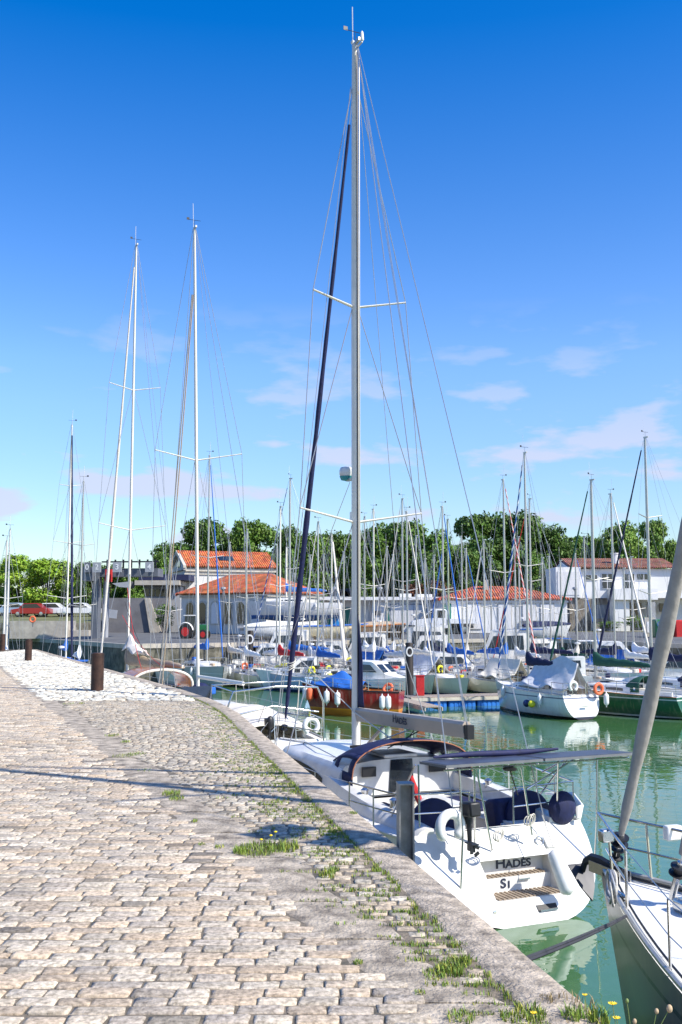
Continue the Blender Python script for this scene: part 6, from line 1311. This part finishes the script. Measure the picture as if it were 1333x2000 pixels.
for k in range(6): ring_mesh((L-1.3, .75, h.zs(.9)+.28-.01*k), .13+.014*(k % 3), .012, (.2+.1*k, 1, .2*math.sin(k*2))).build('rope_coil', m_rope if k % 2 else m_wire, root)
MB().box((L-1.55, 0, h.zs(.9)+.06), (.30, .25, .14)).build('windlass', m_steel, root, bevel=.04); MB().box((L-2.5, 0, h.zs(.85)+.06), (.6, .6, .05)).build('deck_hatch', m_glass, root, bevel=.02); MB().box((L-2.5, 0, h.zs(.85)+.045), (.7, .7, .05)).build('hatch_frame', m_black, root, bevel=.02)
for sg in (1, -1): MB().tube([(L-1.15, sg*.45, h.zs(.92)+.06), (L-.9, sg*.40, h.zs(.92)+.06)], .02, 6).box((L-1.02, sg*.43, h.zs(.92)+.03), (.08, .03, .05)).build('cleat', m_steel, root)
M = Matrix.Translation(root.location) @ Matrix.Rotation(root.rotation_euler.z, 4, 'Z'); fl_ = M @ Vector((L-1.45, h.hb(h.xt(L-1.45))-.02, h.zs(.88)+.03))
for k in range(2):
    a = GP(1012, 1873+k*6, 0); a.z = -.01
    t = thing('mooring_rope', ['upper black mooring rope from the quay edge to the grey bow', 'lower black mooring rope from the quay edge to the grey bow'][k], 'rope', a); e_ = fl_-a+Vector((0, 0, -.01*k)); wire(t, (0, 0, 0), e_, .011, m_dwire, 'rope_line', sag=.012+.008*k)
# ================================================================ YACHTS AHEAD ALONG THE QUAY, POST
def yw_of(d): return 1206+4.6*2000/d
r1, h1 = Y('big white yacht moored ahead with cream cockpit cover, steel stern arch and bare tall mast', 388, yw_of(34.5), 450, 25, 12.6, 'w', None, None, spr=1, spw=1.55, wr=.0075, mpos=.60, group=None, aft=.78, mm=m_walu, F=1.15, scoop=.5)
for dy in (.0, .12):
    A = Vector((12.3, dy, 1.55)); Bq = Vector((7.75, dy*.4, 16.0)); MB().tube([A.lerp(Bq, i/12) for i in range(13)], [.022]*13, 8).build('furled_sail', m_gsail if dy else m_tan, r1)
zt = 2.62
MB().tube([(.35, 1.45, 1.1), (.25, 1.42, 2.2), (.25, 1.25, zt), (.25, 0, zt+.08), (.25, -1.25, zt), (.25, -1.42, 2.2), (.35, -1.45, 1.1)], .03, 8).tube([(.55, 1.4, 1.9), (.5, 0, 2.15), (.55, -1.4, 1.9)], .025, 8).build('stern_arch', m_steel, r1, smooth=60)
MB().tube([(2.2, 1.4, 1.3), (1.8, 1.35, zt+.1), (1.8, -1.35, zt+.1), (2.2, -1.4, 1.3)], .025, 8).tube([(.25, 1.25, zt), (1.8, 1.35, zt+.1)], .02, 6).tube([(.25, -1.25, zt), (1.8, -1.35, zt+.1)], .02, 6).build('stern_arch', m_steel, r1, smooth=60)
r1.rotation_euler.x = R(-1.3)
def f(u, v):
    x = .5+5.6*u; s = v*2-1; return Vector((x, s*min(1.55, h1.hb(h1.xt(x))*.92), h1.zs(.2)+.12+(.55*math.sin(math.pi*min(1, u*.9+.1))+.15)*(1-abs(s)**2.2)+.025*math.sin(u*23+s*4)))
MB().grid(f, 26, 14).build('cockpit_cover', m_cream, r1, smooth=60, thick=.01)
MB().box((5.2, .75, 2.0), (.05, 1.0, .9), ry=.25).build('solar_panel', m_glass, r1)
MB().box((.16, 0, .75), (.1, .5, .05)).build('swim_step', m_teak, r1)
r2, h2 = Y('tall yacht further along with tan boom cover and tan furled jib', 247, yw_of(44.5), 480, 27, 12.4, 'c', 'tan', 'tan', spr=2, spw=1.5, fw=.085, wr=.008, mpos=.58, group=None, mm=m_walu, F=1.15, boomang=-14)
def f2(u, v):
    a = math.pi*v; return Vector((2.0+2.2*u, 1.25*math.cos(a), 1.75+.80*math.sin(a)**.6))
MB().grid(f2, 6, 16).build('varnished_dodger', m_wood, r2, smooth=60, thick=.05); MB().tube([f2(0, i/16) for i in range(17)], .05, 6).build('dodger_trim', m_cream, r2)
MB().ball((1.2, -1.3, 1.75), .38, 12, sc=(1.2, 1, .8)).build('navy_bag', m_navyc, r2)
t_ = h2.xt(6.6)
MB().grid(lambda u, v: Vector((6.9-1.9*u, .35*(v-.5)*2*(1-.5*u)-.15*u, 3.1+.75*(1-u)**2*(1-abs(v-.5)*1.6)+.10*math.sin(u*11+v*5))), 14, 8).build('loose_mainsail', m_sail, r2, smooth=70, thick=.02)
for k in range(4): # red and dark hanging lines
    wire(r2, (7.1, .1*k, 6.5-.6*k), (4.2-.8*k, .9-.5*k, 2.4), .012, m_red if k % 2 else m_dwire, 'hanging_line', sag=.5)
y_ = 8.45; ex = edge_x(y_)
t = thing('mooring_post', 'grey steel H-section post standing at the quay edge beside the big white yacht', 'post', (ex+.075, y_, -3), R(6)); H_ = 3+PD(782, 1531, y_).z
m_gal = mat('galvanised_steel', (.27, .265, .25), .55, .6, var=.25, scale=9, bump=.1)
MB().box((-.055, 0, H_/2), (.014, .14, H_)).box((.055, 0, H_/2), (.014, .14, H_)).box((0, .02, H_/2), (.096, .012, H_-.004)).build('beam', m_gal, t)
MB().box((0, 0, H_+.005), (.13, .145, .012)).build('cap_plate', m_gal, t)
for k, (y, z) in enumerate(((8.45, -.35), (8.45, -1.8))): MB().box((0, -.075, z+3), (.2, .02, .12)).build('bracket', m_gal, t)
